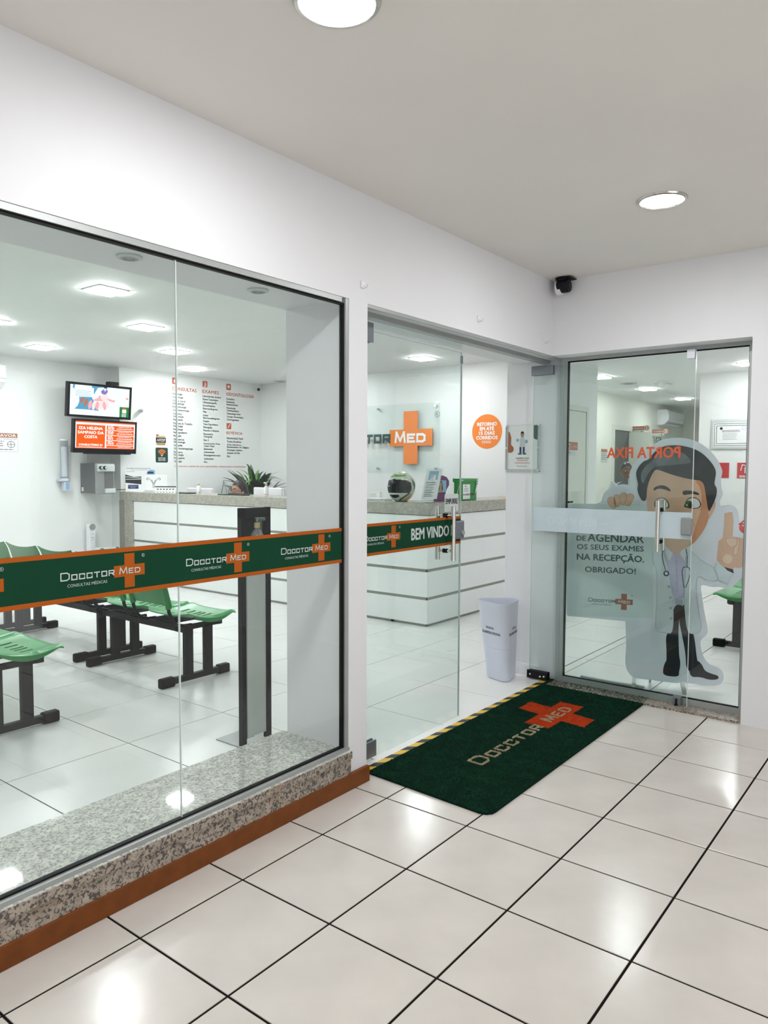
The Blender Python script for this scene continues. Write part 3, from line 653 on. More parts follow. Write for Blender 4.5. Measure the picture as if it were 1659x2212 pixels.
# ---------------------------------------------------------------- reception counter
ct_ = thing('reception_counter', 'long L-shaped reception counter with white panels and grey granite top', 'counter', (4.135, 1.81, 0))
mesh('carcass', B().box(4.150, 4.60, 1.83, 6.22, .01, 1.0).box(4.60, 6.527, 1.83, 2.20, .01, 1.0).vf, M['groove'], ct_)
ZP = [.022, .236, .262, .486, .512, .728, .754, .985]
for i in range(4):
    mesh('front_panel', B().box(4.132, 4.15, 1.812, 6.235, ZP[2 * i], ZP[2 * i + 1], .0015).vf, M['panel'], ct_)
    mesh('front_panel', B().box(4.15, 6.527, 1.812, 1.83, ZP[2 * i], ZP[2 * i + 1], .0015).vf, M['panel'], ct_)
for z0, z1 in ((.005, .022), (.236, .262), (.486, .512), (.728, .754)):
    mesh('groove_profile', B().box(4.141, 4.152, 1.822, 6.235, z0, z1).box(4.141, 6.527, 1.822, 1.832, z0, z1).vf, M['groove'], ct_)
mesh('worktop', B().box(4.118, 4.60, 1.795, 6.515, .992, 1.097, .003).vf, M['granite_top'], ct_)
mesh('worktop', B().box(4.60, 6.527, 1.795, 2.20, .992, 1.097, .003).vf, M['granite_top'], ct_)
mesh('granite_leg', B().box(4.118, 4.60, 6.24, 6.515, 0, .992, .003).vf, M['granite_top'], ct_)
mesh('plinth_leg', B().box(4.110, 4.118, 6.42, 6.515, 0, .99).vf, M['groove'], ct_)
mesh('desk_top', B().box(4.60, 5.15, 2.20, 6.51, .70, .73).vf, M['panel'], ct_)
mesh('floor_joint_cap', B().box(4.128, 4.134, 2.18, 2.21, .006, .02).vf, M['rubber'], ct_)
# ---------------------------------------------------------------- waiting benches
def grid(fn, nu, nv, skip=lambda i, j: False, th=.006, nrm=None):
    vs = [fn(i / nu, j / nv) for j in range(nv + 1) for i in range(nu + 1)]
    fs = [(j * (nu + 1) + i, j * (nu + 1) + i + 1, (j + 1) * (nu + 1) + i + 1, (j + 1) * (nu + 1) + i) for j in range(nv) for i in range(nu) if not skip(i, j)]
    bm = bmesh.new(); vv = [bm.verts.new(v) for v in vs]; [bm.faces.new([vv[k] for k in f]) for f in fs]
    bmesh.ops.recalc_face_normals(bm, faces=bm.faces)
    r = bmesh.ops.solidify(bm, geom=bm.faces[:], thickness=th)
    bmesh.ops.delete(bm, geom=[v for v in bm.verts if not v.link_faces], context='VERTS')
    bmesh.ops.recalc_face_normals(bm, faces=bm.faces)
    return bm
SW = .47
def seat_fn(u, v):       # u across (local y), v back -> front (local x)
    y = (u - .5) * SW
    e = abs(2 * u - 1)
    xb = .115 + .075 * max(0, (e - .45) / .55) ** 2.2                  # rounded rear outline
    xf = .545 - .03 * e ** 2 * .3
    x = xb + (xf - xb) * v
    z = .418 + .020 * e ** 3 + .030 * (1 - v) ** 3 * 1.1 - .010 * sin(pi * v) + .016 * max(0, (v - .55) / .45) ** 1.3 - .012 * max(0, (v - .93) / .07) ** 2
    z -= .018 * max(0, e - .93) / .07
    return (x, y, z)
def seat_skip(i, j):
    return (i in (6, 9, 12, 15) and j in (4, 5, 6)) or (i in (5, 8, 10, 13, 16) and j in (10, 11, 12))
bm_seat = grid(seat_fn, 22, 18, seat_skip, .007); SEAT = B().bm(bm_seat).vf
def flange(y0):
    b = B(); pr = []
    for k in range(13):
        v = k / 12; x, _, z = seat_fn(1.0, v); d = .004 + .026 * sin(pi * min(1, (v + .1))) ** .8; pr.append((x, z, d))
    vs = []
    for (x, z, d) in pr: vs += [(x, y0 - .0025, z), (x, y0 - .0025, z - d), (x, y0 + .0025, z), (x, y0 + .0025, z - d)]
    fs = []
    for k in range(12): a = 4 * k; c = a + 4; fs += [(a, a + 1, c + 1, c), (a + 3, a + 2, c + 2, c + 3), (a + 2, a, c, c + 2), (a + 1, a + 3, c + 3, c + 1)]
    fs += [(0, 2, 3, 1), (48, 49, 51, 50)]
    return vs, fs
def back_fn(u, v):
    y = (u - .5) * (SW - .035 + .02 * v); e = abs(2 * u - 1)
    z = .535 + (.800 - .535) * v + .022 * e ** 2 * v - .004 * e * (1 - v)
    x = .035 - .085 * v - .018 * (1 - e ** 2) * (.4 + .6 * sin(pi * v)) - .014 * max(0, v - .85) / .15
    return (x, y, z)
BACK = B().bm(grid(back_fn, 16, 10, th=.006)).vf
def make_bench(n, legs, label, x0, y0, rz=0.0, group=None):
    """n linked seats facing local +x; feet run along x"""
    t = thing('waiting_bench', label, 'bench', (x0, y0, 0), group); t.rotation_euler = (0, 0, rz)
    def part(name, vf, m, sm=False, par=None):
        o = mesh(name, vf, m, None, sm, (0, 0, 0)); o.location = (0, 0, 0); o.parent = par or t; return o
    W = n * .49; 
    for xb, zz in ((.15, .345), (.415, .360)):
        part('beam', B().box(xb - .02, xb + .02, .03, W - .03, zz, zz + .045, .003).vf, M['black'])
    for ly in legs:
        b = B().box(.02, .54, ly - .02, ly + .02, .012, .052, .006)
        b.box(.185, .245, ly - .016, ly + .016, .05, .36).box(.345, .405, ly - .016, ly + .016, .05, .36).box(.13, .44, ly - .016, ly + .016, .345, .375)
        lg = part('leg', b.vf, M['black'])
        part('foot_cap', B().box(-.005, .10, ly - .025, ly + .025, 0, .062, .010).vf, M['rubber'], par=lg)
        part('foot_cap', B().box(.455, .548, ly - .025, ly + .025, 0, .062, .010).vf, M['rubber'], par=lg)
    for k in range(n):
        cy = .245 + .49 * k
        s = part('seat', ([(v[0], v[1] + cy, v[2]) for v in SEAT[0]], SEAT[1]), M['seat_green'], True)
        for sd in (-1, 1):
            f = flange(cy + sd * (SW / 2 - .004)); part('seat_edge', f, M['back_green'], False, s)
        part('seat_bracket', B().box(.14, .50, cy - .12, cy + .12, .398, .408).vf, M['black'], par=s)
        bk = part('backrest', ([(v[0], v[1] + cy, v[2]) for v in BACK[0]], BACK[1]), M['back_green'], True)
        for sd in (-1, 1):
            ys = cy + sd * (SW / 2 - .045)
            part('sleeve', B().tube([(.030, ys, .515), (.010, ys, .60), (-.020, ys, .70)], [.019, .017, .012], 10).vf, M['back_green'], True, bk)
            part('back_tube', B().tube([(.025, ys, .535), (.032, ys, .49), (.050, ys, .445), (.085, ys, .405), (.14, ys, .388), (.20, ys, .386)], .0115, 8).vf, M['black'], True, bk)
    return t
make_bench(2, (.11, .95), 'green two-seat bench in the middle of the room, nearest the hand gel stand', 1.545, 1.96)
make_bench(3, (.11, 1.36), 'green three-seat bench directly behind the two-seat bench, half hidden by the window band', 1.555, 2.99)
make_bench(3, (.11, 1.36), 'green three-seat bench farthest back in the middle row, only its feet clear of the band', 1.57, 4.47)
make_bench(2, (.11, .95), 'green bench cut by the left picture edge close to the long window', .300, 1.915)
make_bench(3, (.11, 1.36), 'green three-seat bench in the left row behind the nearest bench', .305, 2.95)
make_bench(3, (.11, 1.36), 'green bench seen through the right window beside the standee', 6.36, -.905, pi / 2)
# ---------------------------------------------------------------- hand gel stand
st = thing('hand_gel_stand', 'tall black and silver hand gel stand behind the long window', 'dispenser stand', (1.30, .92, 0))
y0, y1 = .905, .935
mesh('side_post', B().box(1.200, 1.227, y0, y1, 0, 1.198, .001).vf, M['black_gloss'], st)
mesh('side_post', B().box(1.366, 1.395, y0, y1, 0, 1.198, .001).vf, M['black_gloss'], st)
mesh('top_bar', B().box(1.200, 1.395, y0, y1, 1.150, 1.198, .001).vf, M['black_gloss'], st)
mesh('back_plate', B().box(1.227, 1.366, .93, .934, .80, 1.15).vf, M['black'], st)
mesh('column', B().box(1.229, 1.272, .900, .928, .04, .965).box(1.274, 1.364, .912, .930, .04, .965).vf, M['column_grey'], st)
mesh('base_plate', B().box(1.19, 1.405, .86, 1.10, 0, .006).vf, M['alu'], st)
mesh('inner_rail', B().box(1.234, 1.238, .921, .929, .90, 1.15).box(1.352, 1.356, .921, .929, .90, 1.15).vf, M['steel'], st)
mesh('push_arm', B().box(1.272, 1.330, .875, .93, 1.133, 1.150).box(1.312, 1.330, .90, .928, 1.03, 1.135).vf, M['steel'], st)
bt_ = thing('gel_bottle', 'clear pump bottle of hand gel held in the black stand', 'bottle', (1.277, .885, .955))
mesh('body', B().lathe([(.0, 0), (.036, .002), (.039, .02), (.039, .075), (.034, .105), (.022, .128), (.011, .140), (.011, .150)], (1.277, .878, .955), 24).vf, M['gel'], bt_, True)
mesh('gel', B().lathe([(.0, .004), (.034, .006), (.0365, .02), (.0365, .070), (0, .07)], (1.277, .878, .955), 24).vf, M['gel'], bt_, True)
mesh('cap', B().lathe([(.0, 0), (.0145, 0), (.0145, .026), (.0, .026)], (1.277, .878, 1.100), 20).vf, M['gold'], bt_)
mesh('pump', B().cyl((1.277, .878, 1.126), (1.277, .878, 1.147), .006, n=12).box(1.27, 1.31, .868, .888, 1.143, 1.152, .002).vf, M['gel'], bt_)
mesh('shelf', B().box(1.227, 1.366, .83, .93, .949, .955).vf, M['black'], st)
# ---------------------------------------------------------------- televisions
def tv(name, label, x0, x1, z0, z1, y, tilt, bez, bot, loc, yaw=0):
    t = thing(name, label, 'television', ((x0 + x1) / 2, y, z0))
    fr = Fr(((x0 + x1) / 2, y, (z0 + z1) / 2), (cos(yaw), sin(yaw), 0), (sin(yaw) * sin(tilt), -cos(yaw) * sin(tilt) * 1.0, cos(tilt)))
    W, H = x1 - x0, z1 - z0
    def slab(nm, u0, v0, u1, v1, n0, n1, m, par=t):
        vs = [fr.p(u, v, n) for n in (n0, n1) for v in (v0, v1) for u in (u0, u1)]
        return mesh(nm, (vs, [(0, 2, 3, 1), (4, 5, 7, 6), (0, 1, 5, 4), (2, 6, 7, 3), (0, 4, 6, 2), (1, 3, 7, 5)]), m, par)
    slab('cabinet', -W / 2, -H / 2, W / 2, H / 2, -.05, 0, M['black'])
    slab('bezel', -W / 2, H / 2 - bez, W / 2, H / 2, 0, .008, M['black_gloss']); slab('bezel', -W / 2, -H / 2, W / 2, -H / 2 + bot, 0, .008, M['black_gloss'])
    slab('bezel', -W / 2, -H / 2, -W / 2 + bez, H / 2, 0, .008, M['black_gloss']); slab('bezel', W / 2 - bez, -H / 2, W / 2, H / 2, 0, .008, M['black_gloss'])
    sc = slab('screen', -W / 2 + bez, -H / 2 + bot, W / 2 - bez, H / 2 - bez, 0, .0015, M['tv_white'])
    slab('wall_bracket', -.09, -.09, .09, .09, -.30, -.05, M['black'])
    o_u, o_v = -W / 2 + bez, -H / 2 + bot; sw, sh = W - 2 * bez, H - bez - bot
    return t, Fr(fr.p(o_u, o_v, .0015), fr.U, fr.V), sw, sh, sc
t1, f1, sw, sh, sc1 = tv('wall_television', 'upper television showing cupped hands on a pale medical advertisement', 3.372, 4.212, 1.998, 2.402, 6.38, .10, .028, .026, 0)
def sp(nm, pts, m, fr=f1, par=None, n=.0008, s=(1, 1)): return flat(nm, fr, [(a * sw, b * sh) for a, b in pts], M[m], par, n)
sp('picture', [(0, 1), (.05, .99), (.04, .90), (.075, .84), (.09, .83), (.075, 1)], 'tv_blue', par=sc1)
sp('picture', [(.08, 1), (.35, 1), (.36, .62), (.15, .60), (.155, .45), (.13, .30), (.08, .19), (.30, .19), (.48, .17), (.36, .60), (.45, .95), (.60, 1), (.60, 1)], 'tv_blue', par=sc1, n=.0006)
sp('text_box', rect(.07, .62, .385, .93), 'tv_white', par=sc1, n=.0012)
lines_grey('lettering', f1, .09 * sw, .36 * sw, .80 * sh, .055 * sh, 4, .012 * sh, M['tv_blue'], sc1, .0016)
for i, (cx, cy, a, m, L_) in enumerate([(.20, .50, 2.2, 'tv_skin', .11), (.26, .42, 2.05, 'tv_skin', .13), (.33, .36, 1.85, 'tv_pink', .13), (.39, .33, 1.7, 'tv_pale', .12), (.45, .35, 1.6, 'tv_pink', .12), (.51, .35, 1.35, 'tv_pale', .12), (.57, .36, 1.2, 'tv_pink', .13), (.62, .42, 1.05, 'tv_pale', .12)]):
    sp('picture', [(cx + .03 * cos(q) * 1.0 - L_ * .5 * cos(a) * sin(q) * .55, cy + L_ * 1.25 * sin(q) * sin(a) + .03 * cos(q) * .3) for q in [2 * pi * k / 12 for k in range(12)]], m, par=sc1, n=.0012 + .0001 * i)
sp('picture', [(.36, .56), (.50, .66), (.55, .80), (.62, .72), (.66, .60), (.60, .50), (.42, .48)], 'tv_pale', par=sc1, n=.0022)
sp('picture', [(.36, .50), (.47, .62), (.46, .68), (.50, .70), (.50, .60), (.55, .52)], 'tv_pink', par=sc1, n=.0023)
sp('picture', [(.50, .84), (.55, .93), (.57, .84), (.60, .95), (.62, .84), (.58, .74), (.52, .76)], 'tv_violet', par=sc1, n=.0023)
sp('picture', [(.60, .60), (.68, .60), (.70, .57), (.75, .59), (.74, .50), (.66, .52)], 'tv_pink', par=sc1, n=.0023)
sp('picture', [(.54, 1.0), (.61, 1.0), (.60, .95), (.56, .95)], 'tv_dark', par=sc1, n=.0023)
sp('corner_panel', rect(.835, 0, 1, .36), 'tv_green', par=sc1, n=.0012); sp('corner_label', rect(.885, .30, .945, .335), 'tv_orange', par=sc1, n=.0016); sp('corner_label', rect(.88, .15, .955, .28), 'tv_white', par=sc1, n=.0016)
lines_grey('lettering', f1, .875 * sw, .96 * sw, .105 * sh, .04 * sh, 3, .018 * sh, M['tv_text'], sc1, .0016, jit=.1)
sp('small_cross', [(.955, .62), (.965, .62), (.965, .70), (.955, .70)], 'tv_orange', par=sc1, n=.0016); sp('small_cross', rect(.935, .65, .985, .67), 'tv_orange', par=sc1, n=.0017)
lines_grey('lettering', f1, .05 * sw, .6 * sw, .06 * sh, .1, 1, .01 * sh, M['tv_pale'], sc1, .0016)
t2, f2, sw, sh, sc2 = tv('wall_television', 'lower television calling a patient in white letters on orange', 3.425, 4.265, 1.575, 1.972, 6.36, .08, .022, .055, 0)
sp('top_bar', rect(0, .955, 1, 1), 'tv_orange', f2, sc2); sp('name_box', rect(.02, .03, .485, .875), 'tv_orange', f2, sc2)
sp('foot_bar', rect(0, 0, 1, .02), 'tv_orange', f2, sc2)
for s_, v_, h_, wd in (('IZA HELENA', .70, .10, .38), ('SAMPAIO DA', .54, .10, .42), ('COSTA', .38, .10, .21), ('CONSULTÓRIO 01', .10, .085, .38)):
    text('lettering', f2, s_, .25 * sw, v_ * sh, wd * sw, h_ * sh, M['tv_text'], sc2, n=.002, align='C', bold=.05)
lines_grey('lettering', f2, .05 * sw, .44 * sw, .05 * sh, .1, 1, .012 * sh, M['tv_text'], sc2, .002, jit=0)
for i in range(5):
    v1_ = .875 - .19 * i; v0_ = max(.03, v1_ - .165); sp('queue_row', rect(.51, v0_, .98, v1_), 'tv_orange', f2, sc2)
    if v1_ - v0_ > .1:
        lines_grey('lettering', f2, .53 * sw, .64 * sw, (v1_ - .045) * sh, .045 * sh, 3, .026 * sh, M['tv_text'], sc2, .002, jit=.3)
        lines_grey('lettering', f2, .68 * sw, .965 * sw, (v1_ - .12) * sh, .05 * sh, 1, .024 * sh, M['tv_text'], sc2, .002, jit=.05)
    text('lettering', f2, 'CONSULTÓRIO 0%d' % (3 if i % 2 else 2), .82 * sw, (v1_ - .055 if v1_ - v0_ > .1 else v0_ + .03) * sh, .23 * sw, .04 * sh, M['tv_text'], sc2, n=.002, align='C', bold=.03)
mesh('speaker_lip', B().box(3.56, 4.17, 6.335, 6.39, 1.562, 1.578, .002).vf, M['black_gloss'], t2)
t = tag(mesh('receiver_box', B().box(3.955, 4.085, 6.44, 6.52, 2.418, 2.458, .002).box(3.965, 4.075, 6.438, 6.44, 2.43, 2.445).vf, [M['black']], org=(4.02, 6.48, 2.418)), 'small black receiver box on top of the upper television', 'receiver')
# ---------------------------------------------------------------- water and cup dispensers, chair, signs on the far wall
wd_ = thing('water_dispenser', 'silver wall water dispenser with two black knobs under the televisions', 'water dispenser', (3.84, 6.58, 1.075))
mesh('body', B().box(3.715, 3.965, 6.40, 6.728, 1.085, 1.452, .006).vf, M['dispenser_dark'], wd_)
mesh('front', B().box(3.715, 3.965, 6.385, 6.40, 1.08, 1.455, .006).vf, M['grey_plastic'], wd_)
mesh('control_hood', B().box(3.73, 3.955, 6.345, 6.388, 1.352, 1.44, .010).vf, M['silver_print'], wd_)
mesh('niche', B().box(3.835, 3.95, 6.381, 6.386, 1.145, 1.35).vf, M['dispenser_dark'], wd_)
mesh('drip_tray', B().box(3.83, 3.958, 6.34, 6.388, 1.09, 1.145, .008).vf, M['silver_print'], wd_)
for kx in (3.758, 3.812): 
    k_ = mesh('knob', B().cyl((kx, 6.345, 1.40), (kx, 6.325, 1.40), .021, n=24).vf, M['black_gloss'], wd_); mesh('knob_cap', B().cyl((kx + .004, 6.325, 1.40), (kx + .004, 6.320, 1.40), .014, n=20).vf, M['silver_print'], k_)
fd = Fr((3.7145, 0, 0), (0, -1, 0), (0, 0, 1)); flat('energy_label', fd, rect(-6.70, 1.11, -6.655, 1.17), M['white_print'], wd_, .001); flat('energy_label', fd, rect(-6.70, 1.16, -6.655, 1.17), M['blue'], wd_, .0015)
mesh('pipe_duct', B().box(3.78, 3.84, 6.69, 6.728, 1.455, 1.70).vf, M['white'], wd_)
t = tag(mesh('power_cord', B().tube([(3.965, 6.60, 1.12), (4.14, 6.5, 1.125), (4.22, 6.46, 1.13)], .004, 6).vf, M['black'], org=(4.0, 6.6, 1.12)), 'thin black cord running from the water dispenser to the counter', 'cord')
cd = thing('cup_dispenser', 'tall clear tube cup dispenser on the wall left of the water dispenser', 'cup dispenser', (3.47, 6.68, 1.12))
mesh('tube', B().cyl((3.475, 6.66, 1.27), (3.475, 6.66, 1.725), .045, n=24, caps=False).vf, M['gel'], cd, True)
mesh('cups', B().lathe([(.030, 0), (.038, .0), (.038, .36), (.030, .36)], (3.475, 6.66, 1.29), 20).vf, M['white'], cd, True)
mesh('top_cap', B().cyl((3.475, 6.66, 1.722), (3.475, 6.66, 1.737), .05, n=24).vf, M['white'], cd)
mesh('holder_ring', B().cyl((3.475, 6.66, 1.235), (3.475, 6.66, 1.27), .058, .062, n=24).box(3.40, 3.46, 6.64, 6.725, 1.235, 1.262, .004).vf, M['bin'], cd, True)
mesh('lower_bracket', B().box(3.452, 3.522, 6.62, 6.70, 1.12, 1.235, .006).vf, M['bin'], cd); mesh('window', B().box(3.466, 3.508, 6.616, 6.62, 1.135, 1.215).vf, M['blue_light'], cd)
cu = thing('cup_collector', 'narrow white used-cup collector standing below the water dispenser', 'cup bin', (3.795, 6.66, 0))
mesh('column', B().lathe([(0, 0), (.05, 0), (.05, .60), (.05, .70), (.0, .70)], (3.795, 6.66, 0), 28).vf, M['white'], cu, True)
mesh('opening', B().cyl((3.795, 6.615, .665), (3.795, 6.603, .665), .040, n=24).vf, M['grey_plastic'], cu)
fc = Fr((0, 6.6075, 0), (1, 0, 0), (0, 0, 1))
mesh('front_strip', B().box(3.757, 3.833, 6.607, 6.64, .0, .70, .003).vf, M['white'], cu)
text('lettering', fc, 'Lixo', 3.795, .575, .034, .012, M['ink'], cu, n=.001, align='C'); text('lettering', fc, 'Água', 3.795, .528, .042, .013, M['ink'], cu, n=.001, align='C', bold=.03)
stroke('lettering', fc, [[(3.77, .505), (3.82, .505)]], .002, M['ink'], cu, .001)
gc = thing('waste_bin', 'small grey waste bin with dark rim corners beside the counter end', 'bin', (3.80, 6.30, 0))
mesh('body', B().box(3.69, 3.91, 6.24, 6.38, 0, .405, .02).vf, M['grey_plastic'], gc)
mesh('lid', B().box(3.685, 3.915, 6.235, 6.385, .405, .432, .010).vf, M['silver_print'], gc)
mesh('rim_corner', B().cyl((3.70, 6.232, .415), (3.70, 6.26, .415), .022, n=16).cyl((3.90, 6.232, .415), (3.90, 6.26, .415), .022, n=16).vf, M['dispenser_dark'], gc)
ff = Fr((0, 6.7295, 0), (1, 0, 0), (0, 0, 1))
sg = thing('silence_sign', 'white sign with brown header asking for silence at the left picture edge', 'sign', (2.66, 6.727, 1.58))
flat('plate', ff, rrect(2.50, 1.575, 2.955, 1.79, .008), M['silver_print'], sg, .004, .004); flat('face', ff, rrect(2.506, 1.581, 2.949, 1.784, .006), M['white_print'], sg, .0045)
flat('header', ff, rect(2.506, 1.735, 2.949, 1.784), M['sign_brown'], sg, .005)
text('lettering', ff, 'POR FAVOR', 2.935, 1.745, .36, .030, M['white_print'], sg, n=.006, align='R', bold=.03); text('lettering', ff, 'MANTENHA O SILÊNCIO', 2.94, 1.714, .40, .014, M['ink'], sg, n=.005, align='R', bold=.01)
lines_grey('lettering', ff, 2.53, 2.80, 1.69, .025, 3, .008, M['grey_ink'], sg, .005, .1); lines_grey('lettering', ff, 2.55, 2.92, 1.597, .02, 1, .008, M['grey_ink'], sg, .005, .1)
stroke('pictogram', ff, [circ(2.875, 1.66, .042, 20, .035) + [(2.917, 1.66)], [(2.84, 1.66), (2.91, 1.66)], [(2.875, 1.69), (2.875, 1.63)]], .006, M['grey_ink'], sg, .005)
def aircon(nm, label, x0, x1, z0, z1, yw):
    t = thing(nm, label, 'air conditioner', ((x0 + x1) / 2, yw - .1, z0)); b = B(); pr = []
    H = z1 - z0
    for k in range(13): a = k / 12; pr.append((yw - .02 - .20 * sin(pi * min(1, .12 + .60 * (1 - a)) ) ** .6, z0 + H * (1 - a)))
    pr = [(yw, z1), (yw - .16, z1), (yw - .20, z1 - .03), (yw - .215, z0 + H * .5), (yw - .20, z0 + H * .25), (yw - .13, z0 + .01), (yw - .06, z0), (yw, z0)]
    n = len(pr); vs = [(x0, y, z) for y, z in pr] + [(x1, y, z) for y, z in pr]
    fs = [(i, (i + 1) % n, n + (i + 1) % n, n + i) for i in range(n)] + [tuple(range(n - 1, -1, -1)), tuple(range(n, 2 * n))]
    mesh('housing', (vs, fs), M['white'], t); mesh('louvre', B().box(x0 + .06, x1 - .08, yw - .19, yw - .14, z0 + .025, z0 + .035).vf, M['grey_plastic'], t)
    mesh('display', B().box(x1 - .18, x1 - .10, yw - .217, yw - .213, z0 + H * .45, z0 + H * .52).vf, M['silver_print'], t)
    mesh('front_seam', B().box(x0, x1, yw - .2165, yw - .212, z0 + H * .38, z0 + H * .392).vf, M['grey_plastic'], t); return t
aircon('air_conditioner', 'white wall air conditioner cut by the left picture edge', 1.86, 2.74, 2.27, 2.555, 6.73)
# ---------------------------------------------------------------- service lists on the text wall
ft = Fr((0, 6.52, 0), (1, 0, 0), (0, 0, 1))
def service(label, u0, icon, head, hw, items, vtop, dv, maxw, kind, m=M['grey_ink'], hv=None, bold=.0):
    t = thing('service_list', label, 'wall lettering', (u0 + .1, 6.517, vtop - dv * len(items)))
    i0, i1 = icon; ic = flat('icon', ft, rrect(u0, i0, u0 + .085, i1, .01), M['deep_orange'], t, .002); cx, cy = u0 + .0425, (i0 + i1) / 2
    if kind == 0: flat('pictogram', ft, [(cx - .008, cy + .03), (cx + .004, cy + .005), (cx + .022, cy - .005), (cx + .016, cy - .028), (cx - .016, cy - .028), (cx - .022, cy - .005)], M['white_print'], ic, .003); flat('pictogram', ft, circ(cx, cy - .014, .008, 10), M['deep_orange'], ic, .004)
    if kind == 1: stroke('pictogram', ft, [[(cx - .018, cy - .03), (cx + .02, cy - .03)], [(cx - .004, cy + .028), (cx + .006, cy - .004)], [(cx + .004, cy + .018), (cx + .018, cy), (cx + .01, cy - .018)], [(cx - .014, cy - .014), (cx + .002, cy - .014)]], .008, M['white_print'], ic, .003)
    if kind == 2: flat('pictogram', ft, [(cx - .02, cy + .026), (cx, cy + .018), (cx + .02, cy + .026), (cx + .02, cy), (cx + .012, cy - .03), (cx + .004, cy - .005), (cx - .004, cy - .005), (cx - .012, cy - .03), (cx - .02, cy)], M['white_print'], ic, .003)
    if kind == 3: stroke('pictogram', ft, [[(cx - .018, cy - .025), (cx + .018, cy + .028)]], .009, M['white_print'], ic, .003)
    text('heading', ft, head, u0 - .002, hv, hw, .045, M['deep_orange'], t, n=.002, bold=.025)
    for i, s in enumerate(items):
        text('text_line', ft, s, u0 + .002 + .0006 * i, vtop - dv * i, len(s) * maxw, .034 if any(c in s for c in 'gpqyçj(') else .028, m, t, n=.002, bold=.03)
    return t
service('orange headed CONSULTAS list of medical specialities on the text wall', 4.935, (2.525, 2.61), 'CONSULTAS', .40,
    ['Angiologia', 'Cardiologia', 'Clínico Geral', 'Dermatologia', 'Endocrinologia', 'Gastroenterologia', 'Geriatria', 'Ginecologia', 'Homeopatia', 'Medicina do Trabalho', 'Nefrologia', 'Neurologia', 'Neuropediatria', 'Nutrição', 'Obstetrícia', 'Oftalmologia', 'Ortopedia', 'Otorrinolaringologia', 'Pediatria', 'Psicologia', 'Psiquiatria', 'Urologia'], 2.376, .0431, .0157, 0, hv=2.443)
service('orange headed EXAMES list of examinations on the text wall', 5.438, (2.528, 2.614), 'EXAMES', .29,
    ['Laboratoriais (todos)', 'Exame Toxicológico', 'Ultrassonografia', 'Ecocardiograma', 'Eletrocardiograma', 'Mapa', 'Holter', 'Eletroencefalograma', 'Doppler', 'Teste Ergométrico', 'Mamografia', 'Punções e biópsias', 'Ressonância', 'Tomografia', 'Raio X', 'Densitometria Óssea', 'Campo Visual', 'Endoscopia', 'Colonoscopia', 'Retossigmoidoscopia', 'Audiometria', 'Etc.'], 2.384, .0433, .0153, 1, hv=2.446, bold=.02)
service('orange headed ODONTOLOGIA list of dental services on the text wall', 5.862, (2.525, 2.613), 'ODONTOLOGIA', .53,
    ['Dentística', 'Endodontia', 'Implantodontia', 'Periodontia', 'Odontopediatria', 'Odontologia Geral', 'Cirurgia Odontológica', 'Odontogeriatria'], 2.384, .0433, .0150, 2, hv=2.444, bold=.02)
service('orange headed ESTÉTICA list under the dental list on the text wall', 5.862, (1.964, 2.05), 'ESTÉTICA', .30,
    ['Harmonização Facial', 'Toxina Botulínica', 'Ácido Hialurônico', 'Bioestimulador de Colágeno', 'Drenagem Linfática', 'Limpeza de Pele', 'Etc.'], 1.815, .0427, .0160, 3, hv=1.892)
t = thing('footnote_lettering', 'orange footnote line under the service lists above the counter', 'wall lettering', (5.6, 6.517, 1.41))
text('text_line', ft, 'Consulte-nos a respeito de outras especialidades e demais exames complementares.', 4.952, 1.405, 1.27, .034, M['deep_orange'], t, n=.002)
t = thing('barrel_sticker', 'small barrel-shaped AFESP sticker above the green wireless sticker', 'sticker', (4.745, 6.517, 1.70))
flat('barrel', ft, [(4.68, 1.70), (4.81, 1.70), (4.815, 1.73), (4.82, 1.765), (4.815, 1.80), (4.81, 1.825), (4.68, 1.825), (4.675, 1.80), (4.67, 1.765), (4.675, 1.73)], M['gold'], t, .002)
flat('hoop', ft, rect(4.685, 1.71, 4.807, 1.72), M['sign_brown'], t, .003); flat('label', ft, rect(4.668, 1.733, 4.822, 1.80), M['ink'], t, .003); text('lettering', ft, 'AFESP', 4.745, 1.748, .13, .038, M['white_print'], t, n=.004, align='C')
flat('flag', ft, rect(4.672, 1.825, 4.71, 1.84), M['sign_red'], t, .003)
t = thing('wifi_sticker', 'green square sticker with orange wireless waves on the text wall', 'sticker', (4.76, 6.517, 1.47))
flat('face', ft, rrect(4.66, 1.472, 4.852, 1.668, .018), M['dark_green'], t, .002)
for i, r in enumerate((.030, .052, .074)): stroke('wave', ft, [[(4.756 + r * cos(a), 1.565 + r * sin(a)) for a in [radians(42 + 96 * k / 10) for k in range(11)]]], .011, M['orange_lit'], t, .003)
flat('wave_foot', ft, [(4.756, 1.545), (4.776, 1.575), (4.736, 1.575)], M['orange_lit'], t, .003); stroke('cross', ft, [[(4.748, 1.568), (4.766, 1.568)], [(4.757, 1.560), (4.757, 1.577)]], .005, M['white_print'], t, .004)
lines_grey('lettering', ft, 4.70, 4.815, 1.53, .017, 3, .007, M['white_print'], t, .003, .1)
t = thing('small_camera', 'small white camera under the ceiling in the far right corner of the reception', 'camera', (6.40, 6.44, 2.60))
mesh('base', B().cyl((6.41, 6.45, 2.66), (6.41, 6.45, 2.645), .045, n=20).vf, M['white'], t); mesh('arm', B().cyl((6.41, 6.45, 2.645), (6.39, 6.42, 2.60), .008, n=10).vf, M['white'], t)
mesh('head', B().cyl((6.40, 6.44, 2.585), (6.355, 6.38, 2.565), .033, n=20).vf, M['white'], t); mesh('lens', B().cyl((6.356, 6.381, 2.5655), (6.352, 6.376, 2.563), .024, n=20).vf, M['black_gloss'], t)
t = thing('small_camera', 'small grey bullet camera on the wall right of the upper television', 'camera', (4.42, 6.50, 2.13))
